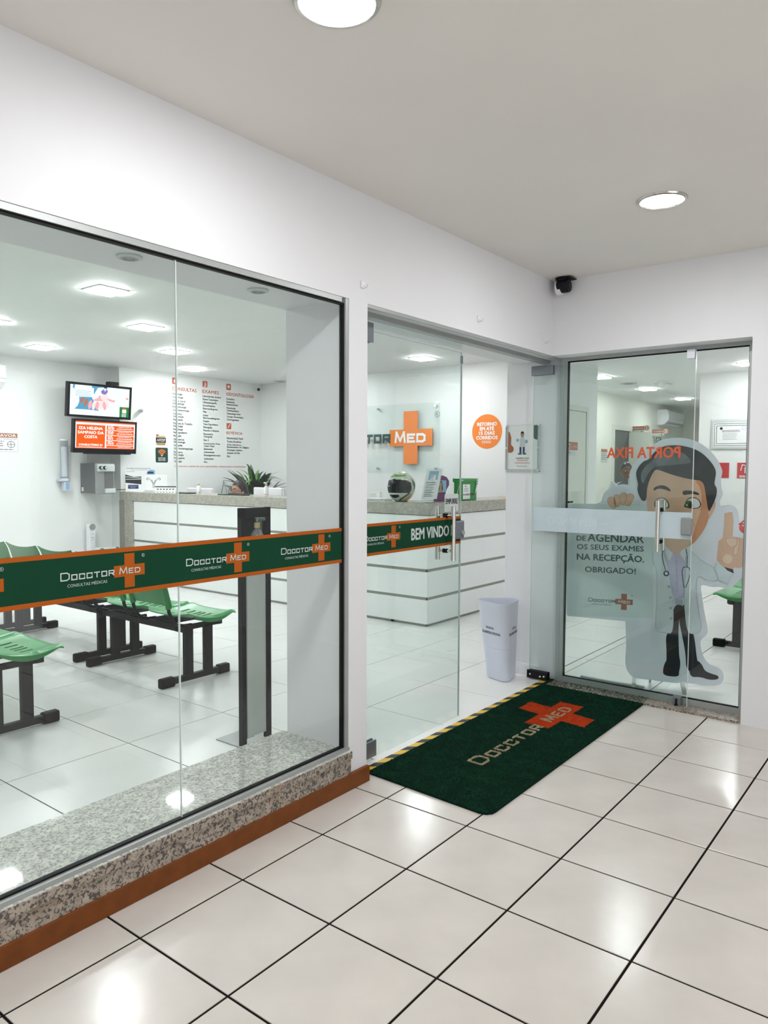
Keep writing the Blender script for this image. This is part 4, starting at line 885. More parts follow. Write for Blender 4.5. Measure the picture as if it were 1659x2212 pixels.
mesh('head', B().cyl((4.45, 6.50, 2.15), (4.40, 6.44, 2.125), .024, n=16).vf, M['silver_print'], t); mesh('bracket', B().cyl((4.45, 6.518, 2.15), (4.45, 6.48, 2.145), .012, n=10).vf, M['white'], t)
# ---------------------------------------------------------------- acrylic logo board
fl_ = Fr((6.492, 0, 0), (0, -1, 0), (0, 0, 1))
t = thing('logo_board', 'large clear board with the DOCCTOR MED cross behind the counter', 'sign', (6.50, 4.2, 1.35))
mesh('acrylic_sheet', B().box(6.494, 6.500, 3.265, 5.30, 1.345, 2.232).vf, M['acrylic'], t)
for yy in (3.33, 4.25, 5.22):
    for zz in (1.405, 2.185): mesh('stand_off', B().cyl((6.488, yy, zz), (6.529, yy, zz), .014, n=14).vf, M['steel'], t, True)
cyy = -3.700; cx_ = cyy; k = .67 / .112
pts = [(-.336, -.106), (-.108, -.106), (-.108, -.337), (.108, -.337), (.108, -.106), (.336, -.106), (.336, .106), (.108, .106), (.108, .337), (-.108, .337), (-.108, .106), (-.336, .106)]
flat('cross', fl_, [(cx_ + a, 1.798 + b_) for a, b_ in pts], M['orange_lit'], t, .012, .010)
for nm, s_, u_, ws, hs, gp, m, tk in (('lettering', 'DOCCTOR', cyy - 1.345, [.135] + [.098] * 6, [.128] + [.088] * 6, .048, M['dark_green'], .034), ('lettering', 'MED', cyy - .235, [.148, .100, .112], [.118, .088, .088], .048, M['white_print'], .030)):
    stroke(nm, fl_, word(s_, u_, 1.748, ws, hs, gp), tk, m, t, .014)
stroke('registered_mark', fl_, [ring(fl_, -3.292, 2.08, .036, 0, 18)], .005, M['dark_green'], t, .013); text('registered_mark', fl_, 'R', -3.292, 2.058, 0, .042, M['dark_green'], t, n=.013, align='C')
fw_ = Fr((6.529, 0, 0), (0, -1, 0), (0, 0, 1))
t = thing('round_sticker', 'round orange sticker RETORNO EM ATÉ 15 DIAS CORRIDOS on the white wall', 'sticker', (6.527, 2.612, 1.65))
flat('disc', fw_, circ(-2.612, 1.848, .204, 48), M['orange_lit'], t, .001)
for s_, v_, wd in (('RETORNO', 1.915, .262), ('EM ATÉ', 1.862, .190), ('15 DIAS', 1.808, .212), ('CORRIDOS', 1.754, .290)): text('lettering', fw_, s_, -2.612, v_, wd, .050 if 'É' in s_ else .040, M['white_print'], t, n=.002, align='C', bold=.065)
lines_grey('lettering', fw_, -2.68, -2.545, 1.728, .018, 2, .008, M['white_print'], t, .002, .1)
# ---------------------------------------------------------------- things on the counter
ZC = 1.097
hm = thing('motorcycle_helmet', 'white and green patterned motorcycle helmet with dark visor on the counter', 'helmet', (4.27, 2.2, ZC))
HC = Vector((4.28, 2.205, ZC + .145)); face = Vector((-.95, -.12, 0)).normalized(); side = Vector((-face.y, face.x, 0))
def helm_pt(az, el, k=1.0):
    """az: 0 = forward; el from -90 (bottom) to 90"""
    e = radians(el); a = radians(az)
    rx = .155 + (.012 if el < 0 else 0) * cos(a); rs = .118; rz = .132 if el > 0 else .150
    q = HC + face * (rx * cos(a) * cos(e) + (.018 * max(0, cos(a)) * max(0, -sin(e)))) * k + side * (rs * sin(a) * cos(e) ** .85) * k
    q.z = HC.z + rz * sin(e) * k; return q
b = B(); vs = []; fs = []; NA, NE = 48, 26; els = [-72 + (162) * j / NE for j in range(NE + 1)]
for j in range(NE + 1):
    for i in range(NA): vs.append(helm_pt(360 * i / NA - 180, els[j]))
def in_vis(az, el): return abs(az) < 76 and -20 < el < 22 - abs(az) * .06
for j in range(NE):
    for i in range(NA):
        az = 360 * (i + .5) / NA - 180
        if in_vis(az, (els[j] + els[j + 1]) / 2): continue
        fs.append((j * NA + i, j * NA + (i + 1) % NA, (j + 1) * NA + (i + 1) % NA, (j + 1) * NA + i))
M['helmet'] = mat('helmet_paint', (.62, .70, .55), .18, noise=.25, nscale=18, coat=.6)
mesh('shell', (vs, fs), M['helmet'], hm, True)
def hpatch(nm, ring_pts, m, k=1.012):
    """a patch of the helmet surface given by (az, el) outline, fan-filled over a fine grid"""
    az0 = min(p[0] for p in ring_pts); az1 = max(p[0] for p in ring_pts); e0 = min(p[1] for p in ring_pts); e1 = max(p[1] for p in ring_pts)
    def ins(x, y):
        c = False; n = len(ring_pts)
        for i in range(n):
            (x1, y1), (x2, y2) = ring_pts[i], ring_pts[(i + 1) % n]
            if (y1 > y) != (y2 > y) and x < (x2 - x1) * (y - y1) / (y2 - y1) + x1: c = not c
        return c
    st = 2.5; vs = []; fs = []; idx = {}
    def vid(i, j):
        if (i, j) not in idx: idx[(i, j)] = len(vs); vs.append(helm_pt(az0 + i * st, e0 + j * st, k))
        return idx[(i, j)]
    for i in range(int((az1 - az0) / st) + 1):
        for j in range(int((e1 - e0) / st) + 1):
            if ins(az0 + (i + .5) * st, e0 + (j + .5) * st): fs.append((vid(i, j), vid(i + 1, j), vid(i + 1, j + 1), vid(i, j + 1)))
    return mesh(nm, (vs, fs), m, hm, True)
hpatch('visor', [(-80, -18), (-70, -24), (70, -24), (80, -18), (78, 12), (60, 22), (0, 28), (-60, 22), (-78, 12)], M['black_gloss'], 1.02)
hpatch('chin_vent', [(-24, -30), (24, -30), (30, -36), (14, -46), (-14, -46), (-30, -36)], M['black'], 1.015)
hpatch('stripe', [(14, -70), (30, -50), (70, -24), (78, -24), (40, -55), (24, -72)], M['ink'], 1.013); hpatch('stripe', [(-14, -70), (-30, -50), (-70, -24), (-78, -24), (-40, -55), (-24, -72)], M['ink'], 1.013)
hpatch('stripe', [(35, -68), (50, -50), (85, -30), (88, -38), (60, -58)], M['yellow'], 1.012); hpatch('stripe', [(-35, -68), (-50, -50), (-85, -30), (-88, -38), (-60, -58)], M['yellow'], 1.012)
hpatch('stripe', [(-60, 45), (-20, 55), (20, 48), (60, 50), (50, 42), (0, 40), (-50, 38)], M['leaf_light'], 1.012); hpatch('stripe', [(-110, 10), (-85, 30), (-90, 5), (-105, -15)], M['grey_ink'], 1.012); hpatch('stripe', [(110, 10), (85, 30), (90, 5), (105, -15)], M['grey_ink'], 1.012)
hpatch('neck_roll', [(-180, -66), (180, -66), (180, -73), (-180, -73)], M['ink'], 1.01)
# acrylic price board
fa = Fr((4.02, 1.845, ZC + .006), (1, -.12, 0), (.30, .05, .95)); 
fa = Fr((4.15, 1.90, ZC + .012), (.97, -.24, 0), (.17, .28, .94))
t = thing('leaflet_stand', 'tilted clear acrylic stand holding a printed sheet beside the helmet', 'leaflet stand', (4.2, 1.9, ZC))
sk = lambda a, b_: (a + b_ * .42, b_)
flat('sheet', fa, [sk(0, .02), sk(.185, .02), sk(.185, .30), sk(0, .30)], M['white_print'], t, .001, .001)
flat('acrylic_plate', fa, [sk(-.012, 0), sk(.20, 0), sk(.20, .315), sk(-.012, .315)], M['acrylic'], t, .005, .003)
flat('picture', fa, [sk(.035, .20), sk(.15, .20), sk(.15, .285), sk(.035, .285)], M['blue_light'], t, .0015); flat('picture', fa, [sk(.06, .20), sk(.125, .20), sk(.12, .25), sk(.065, .25)], M['white_print'], t, .002)
for i in range(9): flat('lettering', fa, [sk(.02, .045 + .016 * i), sk(.10 + .05 * random.random(), .045 + .016 * i), sk(.10 + .05 * random.random(), .051 + .016 * i), sk(.02, .051 + .016 * i)], M['grey_ink'], t, .002)
mesh('foot', B().box(4.10, 4.33, 1.84, 1.99, ZC, ZC + .006, .002).vf, M['acrylic'], t); mesh('foot', B().box(4.12, 4.26, 1.81, 1.85, ZC, ZC + .035, .003).vf, M['acrylic'], t)
fpu = Fr((4.46, 1.975, ZC), (.90, -.43, 0), (0, 0, 1))
t = thing('portrait_standee', 'small purple cut-out of a dark-haired woman on the counter', 'display card', (4.5, 1.95, ZC))
flat('card', fpu, [(0, 0), (.13, 0), (.135, .03), (.128, .08), (.14, .11), (.165, .15), (.165, .19), (.14, .225), (.10, .24), (.05, .238), (.03, .20), (.035, .16), (.025, .09), (0, .045)], M['purple'], t, .004, .004)
flat('photo', fpu, rect(.045, .085, .135, .195), M['blue_light'], t, .005); flat('hair', fpu, [(.043, .10), (.048, .16), (.058, .185), (.075, .192), (.09, .182), (.097, .15), (.098, .10)], M['ink'], t, .006)
flat('face', fpu, circ(.073, .155, .0165, 18, .024), M['skin'], t, .007); flat('neck', fpu, [(.063, .14), (.083, .14), (.084, .11), (.1, .095), (.07, .078), (.046, .095), (.062, .112)], M['skin'], t, .0065)
stroke('mouth', fpu, [[(.067, .143), (.080, .143)]], .002, M['deep_orange'], t, .008); stroke('eyes', fpu, [[(.064, .160), (.069, .160)], [(.077, .160), (.082, .160)]], .002, M['ink'], t, .008)
t = thing('suggestion_box', 'green suggestion box with white notice and pen on the counter by the wall', 'box', (4.88, 1.93, ZC))
mesh('body', B().box(4.77, 5.04, 1.86, 1.95, ZC, ZC + .185, .004).vf, M['suggest_green'], t); mesh('lid', B().box(4.76, 5.05, 1.85, 1.96, ZC + .175, ZC + .213, .005).vf, M['suggest_green'], t)
fs_ = Fr((0, 1.8595, 0), (1, 0, 0), (0, 0, 1)); flat('notice', fs_, rect(4.785, ZC + .015, 4.915, ZC + .155), M['white_print'], t, .001)
text('lettering', fs_, 'SUGESTÕES', 4.79, ZC + .050, .20, .020, M['ink'], t, n=.002, bold=.05); lines_grey('lettering', fs_, 4.80, 4.90, ZC + .115, .014, 3, .004, M['grey_ink'], t, .002, .2)
stroke('cross', fs_, [[(4.82, ZC + .138), (4.845, ZC + .138)], [(4.832, ZC + .13), (4.832, ZC + .146)]], .005, M['dark_green'], t, .002)
mesh('rivet', B().cyl((4.76, 1.85, ZC + .195), (4.76, 1.845, ZC + .195), .007, n=10).cyl((5.02, 1.85, ZC + .195), (5.02, 1.845, ZC + .195), .007, n=10).vf, M['white'], t)
mesh('pen', B().tube([(5.0, 1.852, ZC + .07), (5.03, 1.85, ZC + .15)], .004, 8).vf, M['white'], t); mesh('pen', B().tube([(5.03, 1.85, ZC + .15), (5.034, 1.848, ZC + .17)], .004, 8).vf, M['blue'], t)
t = thing('pen_on_wire', 'thin pen standing on a curly wire on the counter between card and box', 'pen', (4.62, 1.9, ZC))
mesh('wire', B().tube([(4.66, 1.86, ZC), (4.68, 1.855, ZC + .07), (4.705, 1.85, ZC + .14), (4.72, 1.848, ZC + .155)], .0022, 6).vf, M['silver_print'], t); mesh('tip', B().sphere((4.722, 1.848, ZC + .158), .008, n=8).vf, M['ink'], t)
t = tag(mesh('warning_pyramid', ([(5.55, 1.85, ZC), (5.59, 1.85, ZC), (5.57, 1.88, ZC), (5.57, 1.862, ZC + .018)], [(0, 1, 3), (1, 2, 3), (2, 0, 3), (0, 2, 1)]), M['yellow'], org=(5.57, 1.86, ZC)), 'tiny yellow marker at the right end of the counter edge', 'marker')
def cards(x, y, label, n=4):
    t = thing('card_holder', label, 'card holder', (x, y, ZC))
    mesh('cards', B().box(x - .012, x + .02, y - .07, y + .07, ZC + .005, ZC + .075).vf, M['white_print'], t); mesh('holder', B().box(x - .03, x + .03, y - .075, y + .075, ZC, ZC + .02, .003).vf, M['acrylic'], t)
    lines_grey('lettering', Fr((x - .0125, y, ZC), (0, -1, 0), (0, 0, 1)), -.05, .05, .055, .012, 3, .004, M['gold'], t, .0008); return t
cards(4.40, 2.62, 'small white card holder left of the helmet'); 
t = tag(mesh('paper_stack', B().box(4.27, 4.40, 2.40, 2.66, ZC, ZC + .012).box(4.26, 4.41, 2.42, 2.64, ZC + .012, ZC + .020).vf, M['white_print'], org=(4.33, 2.5, ZC)), 'flat stack of white papers on the counter left of the helmet', 'papers')
# left end of the counter
fx = Fr((4.30, 0, 0), (0, -1, 0), (0, 0, 1))
t = thing('exam_poster_stand', 'counter display about toxicology exams with a road picture, at the counter end', 'display card', (4.32, 6.3, ZC))
F3 = Fr((4.13, 6.40, ZC + .005), (.80, -.60, 0), (0, 0, 1))
flat('board', F3, rect(0, 0, .36, .31), M['white_print'], t, .004, .004); flat('road', F3, [(0, .215), (.03, .205), (.10, .185), (.19, .19), (.19, .09), (.0, .11)], M['ink'], t, .005)
stroke('road_line', F3, [[(.01, .185), (.19, .17)], [(.01, .155), (.18, .155)]], .010, M['silver_print'], t, .006)
flat('truck', F3, [(.25, .20), (.26, .25), (.30, .275), (.355, .27), (.355, .20)], M['blue_light'], t, .005); flat('truck_window', F3, [(.262, .225), (.27, .252), (.335, .25), (.34, .225)], M['blue'], t, .006)
text('lettering', F3, 'EXAMES TOXICOLÓGICOS', .02, .285, .28, .014, M['blue'], t, n=.005, bold=.03); text('lettering', F3, 'CNH, CLT, CONCURSOS', .07, .265, .20, .011, M['grey_ink'], t, n=.005); text('lettering', F3, 'E OUTROS', .02, .245, .09, .011, M['grey_ink'], t, n=.005)
flat('badge', F3, rrect(.03, .035, .155, .085, .008), M['blue'], t, .005); text('lettering', F3, 'RETIRE AQUI', .045, .064, .095, .008, M['white_print'], t, n=.006); text('lettering', F3, 'SEU KIT', .06, .048, .06, .008, M['white_print'], t, n=.006)
mesh('foot', B().box(4.14, 4.40, 6.12, 6.42, ZC, ZC + .008).vf, M['white'], t)
F4 = Fr((4.20, 6.10, ZC + .035), (.80, -.60, 0), (.06, .08, .99))
t = thing('anatomy_board', 'white desk board with a grey uterus drawing on the counter', 'display card', (4.3, 6.0, ZC))
flat('board', F4, rect(0, 0, .27, .185), M['white_print'], t, .004, .004)
stroke('drawing', F4, [[(.10, .02), (.10, .06), (.085, .10), (.06, .13), (.04, .145), (.025, .135), (.03, .12), (.045, .12)], [(.115, .02), (.115, .06), (.13, .10), (.155, .13), (.175, .145), (.19, .135), (.185, .12), (.17, .12)], [(.085, .12), (.108, .07), (.13, .12)]], .0055, M['grey_ink'], t, .005)
mesh('rest', B().box(4.20, 4.42, 5.93, 6.10, ZC, ZC + .03, .003).vf, M['white'], t); mesh('sticky_notes', B().box(4.24, 4.26, 5.98, 6.02, ZC + .008, ZC + .028).vf, M['yellow'], t)
t = thing('desk_calendar', 'low white desk calendar with a dark binding on the counter', 'calendar', (4.2, 5.70, ZC))
F5 = Fr((4.165, 5.83, ZC), (.55, -.83, 0), (.12, .08, .95))
flat('page', F5, rect(0, 0, .25, .075), M['white_print'], t, .003, .002); flat('binding', F5, rect(-.005, .07, .255, .082), M['ink'], t, .006, .006)
for i in range(6): flat('date', F5, rect(.02 + .038 * i, .038, .04 + .038 * i, .052), M['grey_ink'], t, .004)
for i in range(6): flat('date', F5, rect(.02 + .038 * i, .006, .035 + .038 * i, .014), M['grey_ink'], t, .004)
def pump(x, y, label, h=.13):
    t = thing('pump_bottle', label, 'bottle', (x, y, ZC))
    mesh('body', B().lathe([(0, 0), (.024, .001), (.026, .01), (.026, h * .62), (.015, h * .72), (.012, h * .74), (0, h * .74)], (x, y, ZC), 20).vf, M['white'], t, True)
    mesh('cap', B().cyl((x, y, ZC + h * .72), (x, y, ZC + h * .92), .013, n=16).vf, M['gold'], t); mesh('nozzle', B().box(x - .008, x + .008, y - .006, y + .034, ZC + h * .92, ZC + h * 1.0, .002).vf, M['white'], t)
    mesh('label_strip', B().lathe([(.0265, .02), (.0265, .024)], (x, y, ZC), 20).vf, M['deep_orange'], t); return t
pump(4.30, 5.18, 'white pump bottle with gold cap standing left on the counter'); pump(4.30, 4.035, 'white pump bottle with gold cap in front of the right monitor', .15)
def monitor(y0, y1, z0, z1, x, label):
    t = thing('computer_monitor', label, 'monitor', (x, (y0 + y1) / 2, .73))
    mesh('back_cover', B().box(x, x + .045, y0, y1, z0, z1, .012).vf, M['white'], t); mesh('display', B().box(x + .045, x + .048, y0 + .015, y1 - .015, z0 + .02, z1 - .015).vf, M['ink'], t)
    mesh('stand', B().box(x + .01, x + .04, (y0 + y1) / 2 - .03, (y0 + y1) / 2 + .03, .735, z0 + .05).box(x - .06, x + .16, (y0 + y1) / 2 - .12, (y0 + y1) / 2 + .12, .73, .745, .004).vf, M['white'], t)
monitor(4.19, 4.66, .85, 1.178, 4.68, 'white back of the right reception monitor beside the receptionist'); monitor(5.42, 5.90, .83, 1.150, 4.68, 'white back of the left reception monitor on the desk')
t = thing('tablet_stand', 'thin upright tablet seen edge-on on the counter before the receptionist', 'display stand', (4.25, 4.62, ZC))
F6 = Fr((4.20, 4.68, ZC), (.985, .17, 0), (.05, -.25, .96)); mesh('slab', B().tube([(4.24, 4.70, ZC + .01), (4.24, 4.655, ZC + .155)], .004, 6).tube([(4.24, 4.60, ZC + .012), (4.24, 4.655, ZC + .155)], .0025, 6).vf, M['grey_ink'], t)
mesh('card', B().box(4.225, 4.23, 4.585, 4.66, ZC, ZC + .15).vf, M['acrylic'], t); mesh('foot', B().box(4.20, 4.28, 4.60, 4.72, ZC, ZC + .014, .003).vf, M['grey_ink'], t)
t = tag(mesh('pen_tray', B().box(4.26, 4.36, 4.36, 4.62, ZC, ZC + .012, .003).tube([(4.27, 4.62, ZC + .018), (4.33, 4.30, ZC + .020)], .004, 6).vf, M['ink'], org=(4.3, 4.5, ZC)), 'dark flat pen tray under the receptionist on the counter edge', 'tray')
t = tag(mesh('brochures', B().box(4.22, 4.36, 5.28, 5.50, ZC, ZC + .008).box(4.21, 4.33, 5.25, 5.46, ZC + .008, ZC + .014).vf, M['grey_ink'], org=(4.28, 5.4, ZC)), 'dark flat brochures on the counter left of the pump bottle', 'papers')
# ---------------------------------------------------------------- dracaena in a planter behind the desk
pl = thing('potted_plant', 'leafy potted plant with long pointed leaves behind the receptionist', 'plant', (5.84, 5.92, 0))
mesh('pot', B().lathe([(0, 0), (.15, 0), (.19, .38), (.20, .40), (.18, .40), (.17, .36), (0, .36)], (5.84, 5.92, 0), 28).vf, M['white'], pl, True)
for i in range(5): a = i * 1.3; mesh('stem', B().tube([(5.84 + .05 * cos(a), 5.92 + .05 * sin(a), .35), (5.84 + .10 * cos(a), 5.92 + .10 * sin(a), .75), (5.84 + .16 * cos(a), 5.92 + .16 * sin(a), 1.02)], .010, 7).vf, M['leaf'], pl, True)
def leaf(base, az, el, L_, W_, droop, m):
    n = 8; vs = []; fs = []; p = Vector(base); d = Vector((cos(az) * cos(el), sin(az) * cos(el), sin(el))); sd = Vector((-sin(az), cos(az), 0))
    for i in range(n + 1):
        s_ = i / n; wv = W_ * (sin(pi * min(1, s_ * .93 + .07)) ** .7) * .5; up_ = sd.cross(d).normalized()
        vs += [p - sd * wv + up_ * wv * -.25, p + up_ * -.0, p + sd * wv + up_ * wv * -.25]
        p = p + d * (L_ / n); d = (d + Vector((0, 0, -droop / n))).normalized()
    for i in range(n): a = 3 * i; fs += [(a, a + 1, a + 4, a + 3), (a + 1, a + 2, a + 5, a + 4)]
    return mesh('leaf', (vs, fs), m, pl, True)
random.seed(11)
for i in range(70):
    a0 = random.uniform(0, 2 * pi); r0 = random.uniform(.0, .20); zb = random.uniform(.84, 1.12); L_ = random.uniform(.26, .44)
    leaf((5.84 + r0 * cos(a0), 5.92 + r0 * sin(a0) * 1.15, zb), a0 + random.uniform(-.6, .6), random.uniform(.7, 1.35), L_, random.uniform(.06, .095), random.uniform(.5, 1.5), M['leaf'])
for i in range(16):
    a0 = random.uniform(0, 2 * pi); r0 = random.uniform(.02, .18)
    leaf((5.84 + r0 * cos(a0), 5.92 + r0 * sin(a0), random.uniform(1.10, 1.24)), a0 + random.uniform(-.4, .4), random.uniform(.5, 1.2), random.uniform(.28, .42), .030, random.uniform(.9, 2.0), M['leaf_light'])
# ---------------------------------------------------------------- people
def skin_mesh(nodes, edges, root, sub=1):
    me = bpy.data.meshes.new('s'); names = list(nodes); ix = {n_: i for i, n_ in enumerate(names)}
    me.from_pydata([nodes[n_][:3] for n_ in names], [(ix[a], ix[b_]) for a, b_ in edges], [])
    o = bpy.data.objects.new('s', me); COL.objects.link(o); o.modifiers.new('k', 'SKIN')
    for i, n_ in enumerate(names):
        r = nodes[n_][3]; me.skin_vertices[0].data[i].radius = (r, r) if not isinstance(r, tuple) else r; me.skin_vertices[0].data[i].use_root = (n_ == root)
    s = o.modifiers.new('u', 'SUBSURF'); s.levels = sub
    dg = bpy.context.evaluated_depsgraph_get(); ev = o.evaluated_get(dg); m2 = ev.to_mesh()
    vf = ([v.co.copy() for v in m2.vertices], [tuple(p.vertices) for p in m2.polygons]); ev.to_mesh_clear(); bpy.data.objects.remove(o); return vf
def fuse(b, vox=.009):
    me = bpy.data.meshes.new('f'); me.from_pydata(b.v, [], b.f); o = bpy.data.objects.new('f', me); COL.objects.link(o)
    r = o.modifiers.new('r', 'REMESH'); r.mode = 'VOXEL'; r.voxel_size = vox; s = o.modifiers.new('s', 'SMOOTH'); s.iterations = 3; s.factor = .5
    dg = bpy.context.evaluated_depsgraph_get(); ev = o.evaluated_get(dg); m2 = ev.to_mesh()
    vf = ([v.co.copy() for v in m2.vertices], [tuple(p.vertices) for p in m2.polygons]); ev.to_mesh_clear(); bpy.data.objects.remove(o); return vf
def person(label, loc, rz, S, pose, skin, top, bottom, hairlen, glasses=False, group=None):
    """local frame: facing +x, z up, floor at 0; pose maps joint -> (x, y, z)"""
    t = thing('person', label, 'person', loc); t.rotation_euler = (0, 0, rz)
    P = {k: tuple(c * S for c in v) for k, v in pose.items()}; R_ = {'pelvis': .125, 'belly': .115, 'chest': .130, 'upper': .105, 'neck': .050, 'skull': .06, 'sh': .058, 'el': .042, 'wr': .027, 'hip': .088, 'kn': .058, 'an': .040, 'toe': .030}
    nd = {}; ed = []
    for k in ('pelvis', 'belly', 'chest', 'upper', 'neck', 'skull'): nd[k] = (*P[k], R_[k] * S)
    ed += [('pelvis', 'belly'), ('belly', 'chest'), ('chest', 'upper'), ('upper', 'neck'), ('neck', 'skull')]
    for s in 'lr':
        for k in ('sh', 'el', 'wr', 'hip', 'kn', 'an', 'toe'): nd[k + s] = (*P[k + s], R_[k] * S)
        ed += [('upper', 'sh' + s), ('sh' + s, 'el' + s), ('el' + s, 'wr' + s), ('pelvis', 'hip' + s), ('hip' + s, 'kn' + s), ('kn' + s, 'an' + s), ('an' + s, 'toe' + s)]
    b = B(); b.add(*skin_mesh(nd, ed, 'pelvis'))
    for s, sg in (('l', 1), ('r', -1)):
        w_ = Vector(P['wr' + s]); e_ = Vector(P['el' + s]); d = (w_ - e_).normalized(); up = Vector((0, 0, 1)); up = (up - d * up.dot(d)).normalized() if abs(d.z) < .9 else Vector((1, 0, 0)); sd = d.cross(up)
        b.tube([w_ - d * .01, w_ + d * .04 * S, w_ + d * .085 * S], [.024 * S, .034 * S, .030 * S], 10)
        for i, L_ in enumerate((.070, .080, .075, .058)):
            q = w_ + d * .080 * S + sd * (.027 - .018 * i) * S; b.tube([q, q + d * L_ * .5 * S - up * .004, q + d * L_ * .95 * S - up * .018 * S], [.0092, .0086, .0075], 8)
        q = w_ + d * .03 * S + sd * .030 * S * sg; b.tube([q, q + d * .03 * S + sd * .022 * S * sg, q + d * .06 * S + sd * .028 * S * sg], [.011, .010, .0085], 8)
    h = Vector(P['head']); 
    b.sphere(h, .1 * S, (.98, .80, 1.18), 24); b.sphere(h + Vector((.025, 0, -.055)) * S, .068 * S, (.95, .85, 1.0), 20)
    b.sphere(h + Vector((.100, 0, -.018)) * S, .014 * S, (1.0, .85, 1.6), 12); b.sphere(h + Vector((.088, 0, -.062)) * S, .014 * S, (.7, 1.5, .6), 12)
    for sg in (-1, 1): b.sphere(h + Vector((.0, .082 * sg, -.018)) * S, .022 * S, (.6, .4, 1.2), 12)
    body = mesh_l('body', fuse(b), skin, t)
    for sg in (-1, 1):
        e = mesh_l('eye', B().sphere(h + Vector((.0815, .031 * sg, .004)) * S, .0108 * S, n=12).vf, M['white_print'], t); mesh_l('iris', B().sphere(h + Vector((.0890, .031 * sg, .004)) * S, .0055 * S, n=8).vf, M['ink'], e)
        mesh_l('eyebrow', B().tube([h + Vector((.091, .015 * sg, .028)) * S, h + Vector((.092, .032 * sg, .034)) * S, h + Vector((.083, .05 * sg, .028)) * S], .004 * S, 6).vf, M['hair'], t)
    mesh_l('mouth', B().tube([h + Vector((.096, -.02, -.062)) * S, h + Vector((.101, 0, -.060)) * S, h + Vector((.096, .02, -.062)) * S], .0045 * S, 6).vf, M['deep_orange'], t)
    hb = B(); hb.sphere(h + Vector((-.014, 0, .022)) * S, .104 * S, (.98, .86, 1.12), 24)
    if hairlen: hb.sphere(h + Vector((-.055, 0, -.04)) * S, .085 * S, (.8, .95, 1.4), 20)
    hv = fuse(hb, .008); keep = [not (v.x - h.x > .022 * S + 1.0 * max(0, v.z - h.z - .012 * S) + .25 * max(0, abs(v.y - h.y) - .05)) and not (v.z < h.z - .02 * S and v.x > h.x + .004) for v in hv[0]]
    mesh_l('hair', (hv[0], [f for f in hv[1] if all(keep[i] for i in f)]), M['hair'], t)
    # clothing: the same limbs a little thicker
    def cloth(nm, keys, edges, grow, m, sleeves=True):
        n2 = {k: (*nd[k][:3], nd[k][3] + grow) for k in keys}; v = skin_mesh(n2, edges, keys[0]); bb = B(); bb.add(*v); return mesh_l(nm, fuse(bb, .011), m, t)
    n_el = 'elr'; nd['nk'] = tuple(nd['upper'][i] * .8 + nd['neck'][i] * .2 for i in range(3)) + (.075 * S,)
    cloth('shirt', ['pelvis', 'belly', 'chest', 'upper', 'nk', 'shl', 'ell', 'shr', 'elr'], [('pelvis', 'belly'), ('belly', 'chest'), ('chest', 'upper'), ('upper', 'nk'), ('upper', 'shl'), ('shl', 'ell'), ('upper', 'shr'), ('shr', 'elr')], .013, top)
    cloth('trousers', ['pelvis', 'hipl', 'knl', 'anl', 'hipr', 'knr', 'anr'], [('pelvis', 'hipl'), ('hipl', 'knl'), ('knl', 'anl'), ('pelvis', 'hipr'), ('hipr', 'knr'), ('knr', 'anr')], .012, bottom)
    for s in 'lr': a = Vector(P['an' + s]); mesh_l('shoe', B().sphere(a + Vector((.06, 0, -.022)) * S, .06 * S, (2.0, .85, .8), 16).vf, M['ink'], t)
    if glasses:
        for sg in (-1, 1):
            c = h + Vector((.108, .033 * sg, .002)) * S; mesh_l('glasses', B().tube([c + Vector((-.004 * abs(cos(a)), .029 * cos(a) * S, .024 * sin(a) * S)) for a in [2 * pi * i / 16 for i in range(17)]], .0022, 6).tube([c + Vector((0, .028 * sg * S, .004)), h + Vector((.02, .090 * sg, .004)) * S], .002, 6).vf, M['ink'], t)
        hs = mesh_l('headset', B().tube([h + Vector((-.01, .098 * cos(a), .02 + .125 * sin(a))) * S for a in [pi * i / 14 for i in range(15)]], .005, 8).vf, M['ink'], t); mesh_l('ear_cup', B().cyl(h + Vector((0, -.085, -.01)) * S, h + Vector((0, -.11, -.01)) * S, .03 * S, n=18).vf, M['black'], hs)
        mesh_l('microphone', B().tube([h + Vector((.01, -.10, -.02)) * S, h + Vector((.06, -.09, -.06)) * S, h + Vector((.115, -.04, -.075)) * S], .003, 6).vf, M['silver_print'], hs)
    return t
def mesh_l(name, vf, m, parent):
    me = bpy.data.meshes.new(name); me.from_pydata([tuple(v) for v in vf[0]], [], vf[1]); me.validate(); me.materials.append(m)
    for p in me.polygons: p.use_smooth = True
    o = bpy.data.objects.new(name, me); COL.objects.link(o); o.parent = parent; return o
SIT = {'pelvis': (0, 0, .50), 'belly': (.01, 0, .62), 'chest': (.01, 0, .76), 'upper': (.0, 0, .88), 'neck': (.02, 0, .975), 'skull': (.03, 0, 1.03), 'head': (.045, 0, 1.075)}
for s, g in (('l', 1), ('r', -1)): SIT.update({'sh' + s: (.0, .165 * g, .90), 'el' + s: (.07, .21 * g, .66), 'wr' + s: (.24, .13 * g, .735), 'hip' + s: (.03, .09 * g, .49), 'kn' + s: (.42, .11 * g, .50), 'an' + s: (.42, .11 * g, .08), 'toe' + s: (.54, .11 * g, .03)})
STD = {'pelvis': (0, 0, .95), 'belly': (0, 0, 1.07), 'chest': (.0, 0, 1.24), 'upper': (-.01, 0, 1.37), 'neck': (.0, 0, 1.47), 'skull': (.015, 0, 1.53), 'head': (.025, 0, 1.60)}
for s, g in (('l', 1), ('r', -1)): STD.update({'sh' + s: (-.01, .175 * g, 1.40), 'el' + s: (-.02, .24 * g, 1.12), 'wr' + s: (.06, .25 * g, .88), 'hip' + s: (0, .09 * g, .93), 'kn' + s: (.02, .10 * g, .50), 'an' + s: (-.01, .10 * g, .08), 'toe' + s: (.12, .11 * g, .025)})
